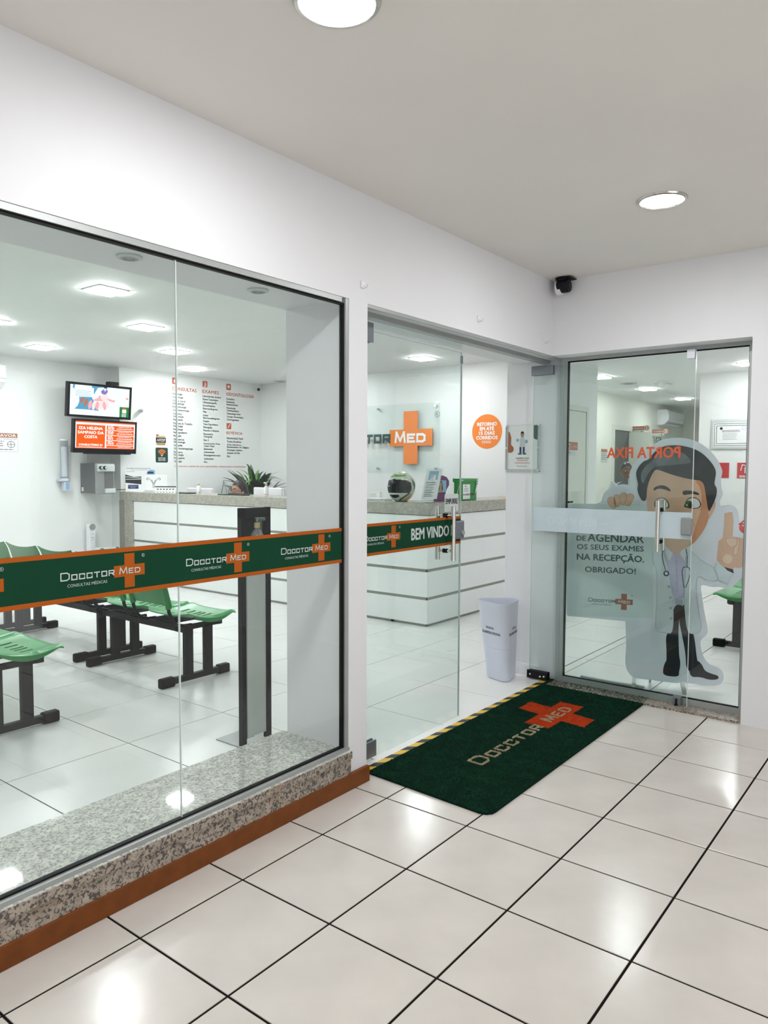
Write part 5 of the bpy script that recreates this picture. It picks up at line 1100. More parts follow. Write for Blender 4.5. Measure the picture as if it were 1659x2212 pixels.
person('receptionist with black hair, glasses and headset seated behind the counter', (4.975, 5.19, 0.0), radians(176), 1.04, SIT, M['skin'], M['shirt'], M['dark_cloth'], True, True)
oc = thing('office_chair', 'black office chair under the receptionist behind the counter', 'chair', (5.0, 5.22, 0))
mesh('seat', B().box(4.79, 5.22, 5.0, 5.44, .355, .385, .012).vf, M['black'], oc); mesh('gas_lift', B().cyl((5.0, 5.22, .07), (5.0, 5.22, .36), .025, n=16).vf, M['black'], oc)
mesh('backrest', B().box(5.19, 5.23, 5.02, 5.42, .50, .85, .015).box(5.20, 5.22, 5.2, 5.24, .37, .52).vf, M['black'], oc)
for i in range(5): a = 2 * pi * i / 5; mesh('foot', B().tube([(5.0, 5.22, .075), (5.0 + .25 * cos(a), 5.22 + .25 * sin(a), .06)], [.02, .014], 8).sphere((5.0 + .25 * cos(a), 5.22 + .25 * sin(a), .026), .026, n=10).vf, M['black'], oc)
person('person with short dark hair in a white collared shirt standing in the corridor', (8.44, 1.62, 0), radians(215), .865, STD, M['skin_dark'], M['shirt'], M['dark_cloth'], False)
# ---------------------------------------------------------------- doors and signs seen through the right window
def room_door(name, x0, x1, y, ztop, leafm, handle=True):
    d = struct_empty(name, ((x0 + x1) / 2, y, 0))
    mesh('door_frame', B().box(x0 - .06, x0, y - .02, y, 0, ztop + .06).box(x1, x1 + .06, y - .02, y, 0, ztop + .06).box(x0, x1, y - .02, y, ztop, ztop + .06).vf, M['door'], d)
    mesh('door_leaf', B().box(x0 + .008, x1 - .008, y - .012, y - .001, .01, ztop - .008).vf, leafm, d)
    if handle: mesh('door_handle', B().cyl((x0 + .07, y - .012, 1.03), (x0 + .07, y - .06, 1.03), .012, n=12).box(x0 + .06, x0 + .17, y - .065, y - .05, 1.02, 1.04, .003).vf, M['black'], d)
room_door('door_3', 6.62, 7.25, 1.69, 2.08, M['door']); 
d4 = struct_empty('door_4', (11.45, 2.8, 0)); mesh('door_frame', B().box(11.02, 11.10, 2.775, 2.8, 0, 2.16).box(11.86, 11.94, 2.775, 2.8, 0, 2.16).box(11.10, 11.86, 2.775, 2.8, 2.08, 2.16).vf, M['door'], d4)
mesh('opening_shade', B().box(11.10, 11.86, 2.795, 2.7995, 0, 2.08).vf, M['shade_dark'], d4); mesh('door_leaf', B().box(11.80, 11.84, 2.42, 2.79, 0.01, 2.06).vf, M['door'], d4)  # dark sheet on the solid wall paints the unlit room beyond
room_door('door_5', 12.05, 12.85, 2.8, 2.08, M['door'])
fco = Fr((0, 2.799, 0), (1, 0, 0), (0, 0, 1))
def room_sign(x, ya, yb, z0, z1, num, label):
    """flag sign standing out from the corridor wall, seen from the waiting room"""
    fs0 = Fr((x, 0, 0), (0, -1, 0), (0, 0, 1)); t = thing('room_sign', label, 'sign', (x, (ya + yb) / 2, z0)); h = z1 - z0; u0, u1 = -ya, -yb
    flat('plate', fs0, rrect(u0, z0, u1 - h * .4, z1, .008), M['sign_brown'], t, .004, .006); flat('disc', fs0, circ(u1 - h * .55, (z0 + z1) / 2, h * .68, 28), M['sign_brown'], t, .006, .003)
    stroke('ring', fs0, [ring(fs0, u1 - h * .55, (z0 + z1) / 2, h * .52, 0, 20)], h * .09, M['white_print'], t, .007)
    text('lettering', fs0, 'Consultório', u0 + .02, z0 + h * .28, (u1 - u0) - h * 1.6, h * .46, M['silver_print'], t, n=.005, bold=.02); text('lettering', fs0, num, u1 - h * .55, z0 + h * .22, 0, h * .58, M['white_print'], t, n=.007, align='C', bold=.05)
    flat('strip', fs0, rect(u0, z0 - h * .62, u1 - h, z0 - h * .06), M['silver_print'], t, .004, .003); um = (u0 + u1) / 2 + .03
    stroke('cross', fs0, [[(um - .022, z0 - h * .34), (um + .022, z0 - h * .34)], [(um, z0 - h * .56), (um, z0 - h * .12)]], h * .1, M['ink'], t, .006); return t
room_sign(11.96, 2.799, 2.495, 2.10, 2.172, '2', 'terracotta flag sign Consultório 2 on the corridor wall')
room_sign(13.06, 2.799, 2.505, 2.095, 2.165, '3', 'terracotta flag sign Consultório 3 farther along the corridor wall')
fx0 = Fr((13.30, 0, 0), (0, -1, 0), (0, 0, 1))
t = thing('exit_sign', 'small green emergency exit sign under the farther flag sign', 'sign', (13.3, 2.75, 1.93)); flat('plate', fx0, rect(-2.795, 1.93, -2.70, 2.03), M['exit_green'], t, .004, .004)
flat('pictogram', fx0, [(-2.785, 1.945), (-2.77, 1.945), (-2.76, 1.98), (-2.745, 2.0), (-2.765, 2.012), (-2.785, 1.99)], M['white_print'], t, .005); stroke('pictogram', fx0, [[(-2.735, 1.945), (-2.735, 2.01), (-2.712, 2.01)]], .008, M['white_print'], t, .005)
t = thing('silence_sign', 'white sign with terracotta header on the corridor wall left of the dark doorway', 'sign', (10.68, 2.795, 1.5)); flat('plate', fco, rect(10.55, 1.52, 10.82, 1.745), M['silver_print'], t, .004, .003); flat('header', fco, rect(10.555, 1.69, 10.815, 1.74), M['sign_brown'], t, .005)
lines_grey('lettering', fco, 10.57, 10.80, 1.66, .03, 4, .009, M['grey_ink'], t, .005, .1)
aircon('air_conditioner', 'white air conditioner on the corridor wall above the room signs', 13.35, 14.35, 2.27, 2.56, 2.8)
fsd = Fr((0, 1.689, 0), (1, 0, 0), (0, 0, 1))
t = thing('door_sign', 'terracotta sign with a white ring on the first corridor door', 'sign', (6.95, 1.672, 1.57))
fsd = Fr((0, 1.676, 0), (1, 0, 0), (0, 0, 1))
flat('plate', fsd, [(6.66, 1.625), (7.0, 1.625), (7.0, 1.715), (6.72, 1.715), (6.68, 1.70), (6.66, 1.67)], M['sign_brown'], t, .003, .002); stroke('ring', fsd, [ring(fsd, 6.76, 1.665, .026, 0, 16)], .008, M['white_print'], t, .004)
flat('strip', fsd, rect(6.66, 1.555, 6.94, 1.622), M['silver_print'], t, .003, .002); stroke('cross', fsd, [[(6.75, 1.59), (6.80, 1.59)], [(6.775, 1.57), (6.775, 1.61)]], .005, M['ink'], t, .004)
lines_grey('lettering', fsd, 6.88, 6.98, 1.66, .02, 1, .008, M['silver_print'], t, .004, .05)
for x, y, z, l in ((9.6, 1.55, 2.66, 'small white ceiling detector in the first part of the corridor'), (13.9, 2.1, 2.66, 'small white ceiling detector before the corridor air conditioner')):
    t = thing('ceiling_detector', l, 'detector', (x, y, z)); mesh('base', B().cyl((x, y, z), (x, y, z - .02), .07, n=20).vf, M['white'], t); mesh('dome', B().lathe([(.05, -.02), (.045, -.06), (.02, -.09), (0, -.095)], (x, y, z), 20).vf, M['white'], t, True)
fce = Fr((9.048, 0, 0), (0, -1, 0), (0, 0, 1))
t = thing('framed_certificate', 'framed certificate with an ornate border on the bright wall', 'certificate', (9.045, .45, 1.66))
mesh('backing', B().box(9.035, 9.049, .19, .74, 1.655, 2.055, .002).vf, M['acrylic'], t); flat('frame', fce, rect(-.72, 1.675, -.21, 2.035), M['silver_print'], t, .015, .004); flat('sheet', fce, rect(-.695, 1.70, -.235, 2.01), M['white_print'], t, .017)
stroke('border', fce, [[(-.68, 1.715), (-.68, 1.995), (-.25, 1.995), (-.25, 1.715), (-.68, 1.715)], [(-.655, 1.74), (-.655, 1.97), (-.275, 1.97), (-.275, 1.74), (-.655, 1.74)]], .006, M['grey_ink'], t, .018)
flat('crest', fce, circ(-.60, 1.935, .018, 14), M['ink'], t, .018); stroke('seal', fce, [ring(fce, -.33, 1.935, .022, 0, 14)], .004, M['blue_light'], t, .018)
lines_grey('lettering', fce, -.59, -.36, 1.905, .016, 2, .006, M['ink'], t, .018, .1); lines_grey('lettering', fce, -.58, -.36, 1.865, .018, 5, .004, M['grey_ink'], t, .018, .3)
for u0, lb in ((-.40, 'red fire extinguisher sign at the right window frame'), (-.79, 'red fire sign half hidden behind the standee head')):
    t = thing('fire_sign', lb, 'sign', (9.045, -u0 - .08, 1.29)); flat('plate', fce, rect(u0, 1.300, u0 + .20 if u0 > -.5 else u0 + .295, 1.495), M['sign_red'], t, .004, .003)
    flat('pictogram', fce, [(u0 + .09, 1.36), (u0 + .13, 1.36), (u0 + .13, 1.43), (u0 + .115, 1.455), (u0 + .10, 1.455), (u0 + .09, 1.43)], M['white_print'], t, .005); stroke('pictogram', fce, [[(u0 + .10, 1.46), (u0 + .06, 1.47), (u0 + .045, 1.40)]], .008, M['white_print'], t, .005)
    lines_grey('lettering', fce, u0 + .03, u0 + .18, 1.325, .014, 2, .008, M['white_print'], t, .005, .05)
ex = thing('fire_extinguisher', 'red fire extinguisher on the bright wall behind the standee hand', 'fire extinguisher', (8.96, .33, .56))
mesh('cylinder', B().lathe([(0, 0), (.068, .003), (.075, .02), (.075, .13 + .19), (.06, .37), (.03, .40), (.022, .41), (0, .41)], (8.95, .33, .30), 24).vf, M['ext_red'], ex, True)
mesh('handle', B().tube([(8.95, .33, .71), (8.93, .28, .76), (8.93, .24, .77)], .010, 8).tube([(8.95, .33, .72), (8.95, .27, .72)], .008, 8).vf, M['ext_red'], ex, True); mesh('hose', B().tube([(8.95, .33, .72), (8.92, .40, .74), (8.90, .44, .64), (8.90, .43, .50)], .009, 8).vf, M['black'], ex, True)
mesh('label', B().lathe([(.0762, .12), (.0762, .24)], (8.95, .33, .30), 24).vf, M['white_print'], ex, True); mesh('bracket', B().box(9.0, 9.05, .28, .38, .40, .62).vf, M['ext_red'], ex)
# ---------------------------------------------------------------- cardboard doctor standee with the exam notice
BD = {"outline": [[-0.646, 1.158], [-0.43, 1.167], [-0.424, 1.219], [-0.401, 1.26], [-0.356, 1.288], [-0.31, 1.301], [-0.276, 1.301], [-0.248, 1.292], [-0.258, 1.341], [-0.257, 1.381], [-0.23, 1.436], [-0.186, 1.483], [-0.121, 1.554], [-0.07, 1.588], [-0.005, 1.599], [0.06, 1.599], [0.125, 1.583], [0.197, 1.54], [0.255, 1.475], [0.285, 1.414], [0.294, 1.383], [0.283, 1.337], [0.291, 1.275], [0.301, 1.256], [0.294, 1.225], [0.281, 1.202], [0.286, 1.168], [0.312, 1.178], [0.339, 1.181], [0.364, 1.173], [0.382, 1.154], [0.391, 1.124], [0.395, 1.078], [0.395, 1.021], [0.424, 1.003], [0.452, 0.985], [0.461, 0.909], [0.456, 0.833], [0.441, 0.774], [0.428, 0.754], [0.409, 0.715], [0.368, 0.666], [0.341, 0.649], [0.298, 0.666], [0.249, 0.656], [0.184, 0.678], [0.193, 0.617], [0.21, 0.509], [0.236, 0.393], [0.234, 0.353], [0.192, 0.319], [0.198, 0.272], [0.21, 0.218], [0.248, 0.162], [0.305, 0.154], [0.33, 0.126], [0.339, 0.084], [0.322, 0.047], [0.28, 0.031], [0.201, 0.025], [0.175, 0.035], [0.138, 0.033], [0.112, 0.036], [0.096, 0.046], [0.069, 0.027], [0.039, 0.027], [0.013, 0.029], [-0.187, 0.035], [-0.205, 0.04], [-0.233, 0.062], [-0.254, 0.103], [-0.258, 0.156], [-0.253, 0.234], [-0.261, 0.406], [-0.631, 0.415], [-0.639, 0.452], [-0.648, 0.947]], "bubble": [[-0.649, 1.169], [-0.108, 1.175], [-0.091, 0.436], [-0.392, 0.427], [-0.621, 0.42], [-0.636, 0.435]], "hair": [[-0.171, 1.452], [-0.141, 1.46], [-0.112, 1.507], [-0.062, 1.545], [-0.004, 1.553], [0.061, 1.548], [0.126, 1.529], [0.177, 1.498], [0.228, 1.444], [0.257, 1.391], [0.252, 1.345], [0.246, 1.306], [0.264, 1.284], [0.262, 1.23], [0.235, 1.16], [0.219, 1.125], [0.202, 1.229], [0.185, 1.329], [0.117, 1.334], [0.008, 1.361], [-0.073, 1.393], [-0.103, 1.399], [-0.131, 1.342], [-0.148, 1.279], [-0.15, 1.196], [-0.176, 1.195], [-0.195, 1.231], [-0.208, 1.27], [-0.201, 1.302], [-0.213, 1.341], [-0.217, 1.381], [-0.2, 1.42]], "hair_light": [[-0.119, 1.452], [-0.069, 1.514], [0.004, 1.526], [0.077, 1.498], [0.122, 1.436], [0.007, 1.428], [-0.066, 1.421], [-0.11, 1.413], [-0.15, 1.365], [-0.174, 1.294], [-0.191, 1.357], [-0.17, 1.412]], "face": [[-0.148, 1.196], [-0.148, 1.279], [-0.131, 1.346], [-0.101, 1.402], [0.008, 1.366], [0.117, 1.337], [0.186, 1.331], [0.204, 1.229], [0.22, 1.129], [0.221, 1.093], [0.213, 1.062], [0.193, 1.015], [0.169, 0.975], [0.141, 0.936], [0.106, 0.907], [0.066, 0.89], [0.026, 0.886], [-0.01, 0.894], [-0.04, 0.917], [-0.078, 0.967], [-0.113, 1.025], [-0.137, 1.1], [-0.146, 1.183]], "face_shade": [[0.131, 1.335], [0.186, 1.331], [0.204, 1.229], [0.22, 1.129], [0.221, 1.093], [0.213, 1.062], [0.193, 1.015], [0.169, 0.975], [0.141, 0.936], [0.106, 0.907], [0.129, 0.974], [0.149, 1.052], [0.172, 1.131], [0.18, 1.208], [0.168, 1.285]], "ear": [[0.219, 1.08], [0.239, 1.117], [0.256, 1.156], [0.259, 1.186], [0.253, 1.207], [0.241, 1.182], [0.22, 1.124]], "brow1": [[-0.111, 1.272], [-0.097, 1.288], [-0.068, 1.299], [-0.035, 1.294], [-0.005, 1.271], [-0.007, 1.255], [-0.034, 1.269], [-0.067, 1.276], [-0.089, 1.274], [-0.104, 1.26]], "brow2": [[0.062, 1.259], [0.079, 1.267], [0.115, 1.266], [0.147, 1.257], [0.164, 1.247], [0.16, 1.236], [0.133, 1.244], [0.097, 1.242], [0.069, 1.234]], "eye1_rim": [[-0.105, 1.176], [-0.099, 1.195], [-0.084, 1.212], [-0.062, 1.22], [-0.04, 1.216], [-0.021, 1.197], [-0.006, 1.158], [-0.027, 1.148], [-0.064, 1.149], [-0.098, 1.154]], "eye1": [[-0.103, 1.176], [-0.096, 1.193], [-0.082, 1.207], [-0.062, 1.216], [-0.042, 1.211], [-0.027, 1.195], [-0.015, 1.166], [-0.028, 1.153], [-0.064, 1.152], [-0.095, 1.157]], "iris1": [[-0.075, 1.178], [-0.075, 1.171], [-0.077, 1.165], [-0.08, 1.161], [-0.084, 1.157], [-0.088, 1.156], [-0.093, 1.157], [-0.097, 1.16], [-0.1, 1.165], [-0.102, 1.171], [-0.103, 1.178], [-0.102, 1.184], [-0.101, 1.19], [-0.098, 1.195], [-0.094, 1.198], [-0.089, 1.199], [-0.085, 1.199], [-0.081, 1.196], [-0.078, 1.191], [-0.076, 1.185]], "eye2_rim": [[0.077, 1.171], [0.084, 1.195], [0.098, 1.216], [0.119, 1.226], [0.144, 1.222], [0.163, 1.208], [0.174, 1.189], [0.176, 1.173], [0.164, 1.156], [0.132, 1.15], [0.096, 1.156], [0.074, 1.163]], "eye2": [[0.081, 1.171], [0.088, 1.193], [0.1, 1.211], [0.119, 1.22], [0.143, 1.217], [0.16, 1.204], [0.168, 1.187], [0.169, 1.172], [0.158, 1.159], [0.132, 1.155], [0.098, 1.16]], "iris2": [[0.126, 1.181], [0.126, 1.174], [0.123, 1.168], [0.118, 1.163], [0.112, 1.16], [0.105, 1.159], [0.098, 1.16], [0.092, 1.163], [0.086, 1.167], [0.083, 1.173], [0.082, 1.18], [0.083, 1.187], [0.086, 1.193], [0.091, 1.198], [0.097, 1.201], [0.104, 1.202], [0.111, 1.201], [0.117, 1.198], [0.122, 1.193], [0.125, 1.187]], "pupil2": [[0.129, 1.173], [0.129, 1.168], [0.127, 1.163], [0.123, 1.16], [0.119, 1.157], [0.115, 1.156], [0.11, 1.157], [0.106, 1.159], [0.102, 1.163], [0.1, 1.167], [0.099, 1.172], [0.1, 1.178], [0.102, 1.182], [0.105, 1.186], [0.109, 1.188], [0.114, 1.189], [0.118, 1.188], [0.123, 1.186], [0.126, 1.183], [0.128, 1.178]], "glint2": [[0.097, 1.174], [0.095, 1.17], [0.092, 1.168], [0.088, 1.17], [0.087, 1.173], [0.088, 1.177], [0.092, 1.179], [0.095, 1.177]], "neck": [[-0.007, 0.899], [0.073, 0.902], [0.059, 0.874], [0.04, 0.849], [0.016, 0.872]], "nose": [[0.132, 1.068], [0.141, 1.056], [0.144, 1.045], [0.136, 1.04], [0.139, 1.052]], "shirt": [[-0.045, 0.893], [0.103, 0.898], [0.096, 0.816], [0.093, 0.58], [0.031, 0.57], [0.002, 0.693], [-0.03, 0.826]], "collar1": [[-0.025, 0.898], [-0.005, 0.887], [0.018, 0.862], [-0.003, 0.812], [-0.013, 0.831], [-0.028, 0.87]], "collar2": [[0.088, 0.902], [0.063, 0.878], [0.058, 0.864], [0.09, 0.816], [0.093, 0.855], [0.097, 0.895]], "belt": [[0.035, 0.571], [0.083, 0.574], [0.084, 0.533], [0.036, 0.537]], "trouser1": [[0.025, 0.536], [0.094, 0.536], [0.06, 0.451], [0.068, 0.213], [0.082, 0.158], [0.068, 0.109], [-0.005, 0.102], [-0.004, 0.215], [-0.014, 0.346], [0.026, 0.349]], "trouser2": [[0.06, 0.451], [0.09, 0.568], [0.126, 0.424], [0.157, 0.347], [0.177, 0.183], [0.199, 0.114], [0.116, 0.106], [0.109, 0.225], [0.084, 0.342]], "shoe1": [[-0.003, 0.175], [0.037, 0.193], [0.074, 0.174], [0.08, 0.142], [0.072, 0.102], [0.073, 0.071], [0.01, 0.067], [-0.023, 0.078], [-0.024, 0.105], [-0.018, 0.141]], "shoe2": [[0.132, 0.163], [0.175, 0.191], [0.208, 0.162], [0.222, 0.124], [0.263, 0.108], [0.306, 0.099], [0.304, 0.075], [0.25, 0.067], [0.2, 0.082], [0.136, 0.074]], "coat_left": [[-0.054, 0.888], [-0.019, 0.811], [0.002, 0.701], [0.027, 0.576], [0.034, 0.346], [-0.015, 0.348], [-0.077, 0.356], [-0.073, 0.458], [-0.07, 0.649], [-0.081, 0.776], [-0.099, 0.783], [-0.102, 0.882]], "coat_right": [[0.103, 0.898], [0.14, 0.869], [0.202, 0.813], [0.259, 0.788], [0.297, 0.705], [0.226, 0.696], [0.157, 0.74], [0.165, 0.584], [0.178, 0.506], [0.205, 0.371], [0.124, 0.346], [0.104, 0.422], [0.089, 0.579], [0.095, 0.769]], "cuff": [[0.273, 0.814], [0.373, 0.755], [0.338, 0.686], [0.29, 0.704], [0.261, 0.777]], "cuff_dark": [[0.317, 0.791], [0.369, 0.778], [0.373, 0.753], [0.337, 0.769]], "finger": [[0.311, 1.126], [0.334, 1.134], [0.355, 1.135], [0.363, 1.081], [0.361, 0.982], [0.305, 0.97], [0.311, 1.057]], "palm": [[0.281, 0.952], [0.305, 0.972], [0.376, 0.982], [0.425, 0.973], [0.446, 0.947], [0.435, 0.87], [0.423, 0.797], [0.402, 0.788], [0.375, 0.79], [0.351, 0.762], [0.315, 0.791], [0.275, 0.83], [0.277, 0.883]], "thumb": [[0.324, 0.975], [0.383, 0.972], [0.389, 0.96], [0.385, 0.929], [0.361, 0.915], [0.343, 0.92], [0.324, 0.948]], "curled": [[0.383, 0.973], [0.401, 0.968], [0.397, 0.914], [0.39, 0.872], [0.372, 0.867], [0.367, 0.879], [0.371, 0.917], [0.388, 0.933]], "palm_light": [[0.363, 0.844], [0.362, 0.835], [0.358, 0.827], [0.352, 0.82], [0.344, 0.815], [0.336, 0.814], [0.327, 0.815], [0.319, 0.818], [0.313, 0.825], [0.308, 0.832], [0.307, 0.841], [0.308, 0.85], [0.312, 0.859], [0.318, 0.865], [0.325, 0.87], [0.334, 0.871], [0.343, 0.87], [0.35, 0.867], [0.357, 0.86], [0.361, 0.853]], "fist1": [[-0.389, 1.181], [-0.391, 1.191], [-0.39, 1.202], [-0.384, 1.211], [-0.376, 1.217], [-0.366, 1.219], [-0.356, 1.217], [-0.347, 1.212], [-0.341, 1.203], [-0.334, 1.173], [-0.332, 1.165], [-0.334, 1.156], [-0.338, 1.149], [-0.345, 1.144], [-0.352, 1.142], [-0.36, 1.144], [-0.367, 1.148], [-0.372, 1.155]], "fist2": [[-0.353, 1.212], [-0.351, 1.221], [-0.347, 1.228], [-0.34, 1.233], [-0.332, 1.235], [-0.323, 1.233], [-0.316, 1.229], [-0.312, 1.221], [-0.31, 1.213], [-0.313, 1.173], [-0.314, 1.166], [-0.318, 1.16], [-0.323, 1.156], [-0.33, 1.155], [-0.337, 1.156], [-0.342, 1.16], [-0.346, 1.165], [-0.347, 1.172]], "fist3": [[-0.311, 1.228], [-0.308, 1.236], [-0.303, 1.243], [-0.295, 1.247], [-0.287, 1.247], [-0.279, 1.245], [-0.273, 1.239], [-0.269, 1.231], [-0.268, 1.222], [-0.277, 1.183], [-0.279, 1.176], [-0.283, 1.171], [-0.289, 1.168], [-0.296, 1.167], [-0.302, 1.17], [-0.307, 1.174], [-0.31, 1.18], [-0.311, 1.187]], "fist4": [[-0.269, 1.227], [-0.264, 1.235], [-0.256, 1.24], [-0.248, 1.242], [-0.239, 1.24], [-0.232, 1.235], [-0.227, 1.227], [-0.225, 1.218], [-0.227, 1.209], [-0.245, 1.174], [-0.249, 1.168], [-0.255, 1.164], [-0.262, 1.163], [-0.269, 1.164], [-0.275, 1.168], [-0.279, 1.175], [-0.28, 1.182], [-0.279, 1.189]], "tube1": [[-0.042, 0.889], [-0.047, 0.85], [-0.04, 0.81], [-0.025, 0.756]], "disc": [[-0.001, 0.734], [-0.002, 0.727], [-0.006, 0.721], [-0.011, 0.716], [-0.018, 0.714], [-0.025, 0.715], [-0.031, 0.719], [-0.035, 0.725], [-0.036, 0.732], [-0.035, 0.74], [-0.031, 0.746], [-0.026, 0.751], [-0.019, 0.752], [-0.012, 0.751], [-0.007, 0.747], [-0.003, 0.741]], "disc_in": [[-0.009, 0.734], [-0.01, 0.729], [-0.014, 0.725], [-0.018, 0.723], [-0.023, 0.724], [-0.027, 0.728], [-0.028, 0.733], [-0.027, 0.738], [-0.024, 0.742], [-0.019, 0.744], [-0.014, 0.742], [-0.011, 0.739]], "tube2": [[0.093, 0.893], [0.103, 0.856], [0.103, 0.781]], "tube3": [[0.088, 0.649], [0.079, 0.705], [0.074, 0.752], [0.081, 0.777], [0.099, 0.781], [0.117, 0.774], [0.123, 0.746], [0.115, 0.699], [0.098, 0.649]], "buttons": [[[0.007, 0.65], [0.006, 0.644], [0.001, 0.64], [-0.004, 0.64], [-0.009, 0.643], [-0.01, 0.649], [-0.009, 0.654], [-0.005, 0.658], [0.001, 0.658], [0.005, 0.655]], [[0.018, 0.579], [0.017, 0.573], [0.013, 0.57], [0.007, 0.569], [0.003, 0.573], [0.001, 0.578], [0.002, 0.584], [0.007, 0.587], [0.012, 0.588], [0.017, 0.585]], [[0.022, 0.512], [0.02, 0.506], [0.016, 0.502], [0.01, 0.502], [0.006, 0.505], [0.004, 0.511], [0.005, 0.516], [0.01, 0.52], [0.015, 0.52], [0.02, 0.517]], [[0.026, 0.445], [0.025, 0.439], [0.02, 0.435], [0.015, 0.435], [0.01, 0.438], [0.008, 0.443], [0.01, 0.449], [0.014, 0.453], [0.02, 0.453], [0.024, 0.45]]], "sbuttons": [[[0.041, 0.808], [0.039, 0.804], [0.036, 0.802], [0.033, 0.804], [0.032, 0.807], [0.033, 0.811], [0.036, 0.813], [0.039, 0.812]], [[0.046, 0.758], [0.044, 0.754], [0.041, 0.753], [0.038, 0.754], [0.037, 0.758], [0.038, 0.762], [0.041, 0.764], [0.044, 0.762]], [[0.046, 0.721], [0.045, 0.717], [0.042, 0.716], [0.039, 0.717], [0.038, 0.721], [0.039, 0.725], [0.042, 0.727], [0.045, 0.725]], [[0.05, 0.669], [0.049, 0.666], [0.046, 0.664], [0.043, 0.665], [0.041, 0.669], [0.042, 0.673], [0.045, 0.675], [0.049, 0.673]], [[0.055, 0.623], [0.053, 0.619], [0.05, 0.617], [0.047, 0.619], [0.046, 0.623], [0.047, 0.627], [0.05, 0.628], [0.053, 0.627]]], "btext": [["DE", [-0.58, 0.925], [-0.523, 0.925], 0.033], ["AGENDAR", [-0.51, 0.923], [-0.16, 0.928], 0.053], ["OS SEUS EXAMES", [-0.577, 0.868], [-0.159, 0.875], 0.034], ["NA RECEP\u00c7\u00c3O.", [-0.576, 0.798], [-0.156, 0.802], 0.041], ["OBRIGADO!", [-0.523, 0.718], [-0.205, 0.718], 0.037]], "blogo": [[-0.502, 0.523], [-0.217, 0.52], [-0.274, 0.591], [-0.271, 0.476]]}
Bo = Vector((3.614, -.42, 0)); Ud = Vector((.3171, -.9484, 0)).normalized()
fb = Fr(Bo, Ud, (0, 0, 1))
ol = BD['outline']
sd_ = thing('doctor_standee', 'printed cut-out doctor with raised finger holding a notice behind the fixed window', 'standee', (3.62, -.43, 0))
def open_smooth(p, sharp):
    o = []
    for i in range(len(p)):
        a, b_, c_ = p[i - 1], p[i], p[(i + 1) % len(p)]
        if i in sharp: o.append(b_); continue
        for t_ in (0, .25, .5, .75, 1):
            u = [(a[k] + b_[k]) / 2 * (1 - t_) ** 2 + 2 * b_[k] * t_ * (1 - t_) + (b_[k] + c_[k]) / 2 * t_ ** 2 for k in (0, 1)]; o.append(tuple(u))
    return [q for i, q in enumerate(o) if i == 0 or (abs(q[0] - o[i - 1][0]) + abs(q[1] - o[i - 1][1])) > 1e-4]
BD['outline'] = open_smooth(ol, {0, len(ol) - 1, len(ol) - 2, len(ol) - 3, len(ol) - 4, len(ol) - 5})
flat('board', fb, BD['outline'], M['sky_board'], sd_, 0, .010)
flat('board_edge', fb, BD['outline'], M['ink'], sd_, -.0102, .002)
def chaikin(p, k=2):
    for _ in range(k): p = [q for i in range(len(p)) for q in ((p[i][0] * .75 + p[(i + 1) % len(p)][0] * .25, p[i][1] * .75 + p[(i + 1) % len(p)][1] * .25), (p[i][0] * .25 + p[(i + 1) % len(p)][0] * .75, p[i][1] * .25 + p[(i + 1) % len(p)][1] * .75))]
    return p
for k_ in ('hair', 'hair_light', 'face', 'face_shade', 'ear', 'brow1', 'brow2', 'eye1', 'eye1_rim', 'eye2', 'eye2_rim', 'shoe1', 'shoe2', 'trouser1', 'trouser2', 'thumb', 'curled', 'coat_left', 'coat_right'): BD[k_] = chaikin(BD[k_])
def P_(nm, key, m, n): return flat(nm, fb, BD[key], m if not isinstance(m, str) else M[m], sd_, n)
M['c_skin'] = mat('print_skin', (.80, .50, .34), .45, noise=.06, nscale=5); M['c_skin_d'] = mat('print_skin_shade', (.66, .29, .14), .45, noise=.06, nscale=5); M['c_skin_l'] = mat('print_skin_light', (.88, .64, .48), .45, noise=.04)
M['c_coat'] = mat('print_coat', (.74, .84, .88), .45, noise=.06, nscale=4); M['c_coat_d'] = mat('print_coat_fold', (.44, .52, .58), .45, noise=.05); M['c_shirt'] = mat('print_shirt', (.62, .58, .80), .45, noise=.05)
M['c_trouser'] = mat('print_trouser', (.012, .014, .02), .4, noise=.3, nscale=6); M['c_hair'] = mat('print_hair', (.022, .025, .028), .4, noise=.5, nscale=9); M['c_hair_l'] = mat('print_hair_sheen', (.13, .15, .16), .4, noise=.5, nscale=14); M['c_iris'] = mat('print_iris', (.07, .16, .03), .4, noise=.2)
P_('notice_field', 'bubble', 'bubble', .0006)
P_('shirt', 'shirt', 'c_shirt', .0010); P_('belt', 'belt', 'c_coat_d', .0012); P_('trouser_leg', 'trouser1', 'c_trouser', .0011); P_('trouser_leg', 'trouser2', 'c_trouser', .0013)
P_('shoe', 'shoe1', 'c_trouser', .0016); P_('shoe', 'shoe2', 'c_trouser', .0016)
P_('coat', 'coat_left', 'c_coat', .0020); P_('coat', 'coat_right', 'c_coat', .0020); P_('neck', 'neck', 'c_skin', .0018); P_('collar', 'collar1', 'white_print', .0024); P_('collar', 'collar2', 'white_print', .0024)
stroke('coat_edge', fb, [BD['coat_left'][:], BD['coat_right'][:]], .0022, M['c_coat_d'], sd_, .0023)
stroke('shirt_seam', fb, [[(BD['sbuttons'][0][0][0] - .004, .86), (BD['sbuttons'][4][0][0] - .004, .62)]], .0015, M['c_coat_d'], sd_, .0016)
for k in BD['sbuttons']: flat('button', fb, k, M['c_coat_d'], sd_, .0026)
for k in BD['buttons']: flat('button', fb, k, M['c_coat_d'], sd_, .0026)
P_('palm', 'palm', 'c_skin', .0022); P_('finger', 'finger', 'c_skin', .0023); P_('palm_pad', 'palm_light', 'c_skin_l', .0026); P_('thumb', 'thumb', 'c_skin_l', .0030); P_('finger', 'curled', 'c_skin_l', .0028)
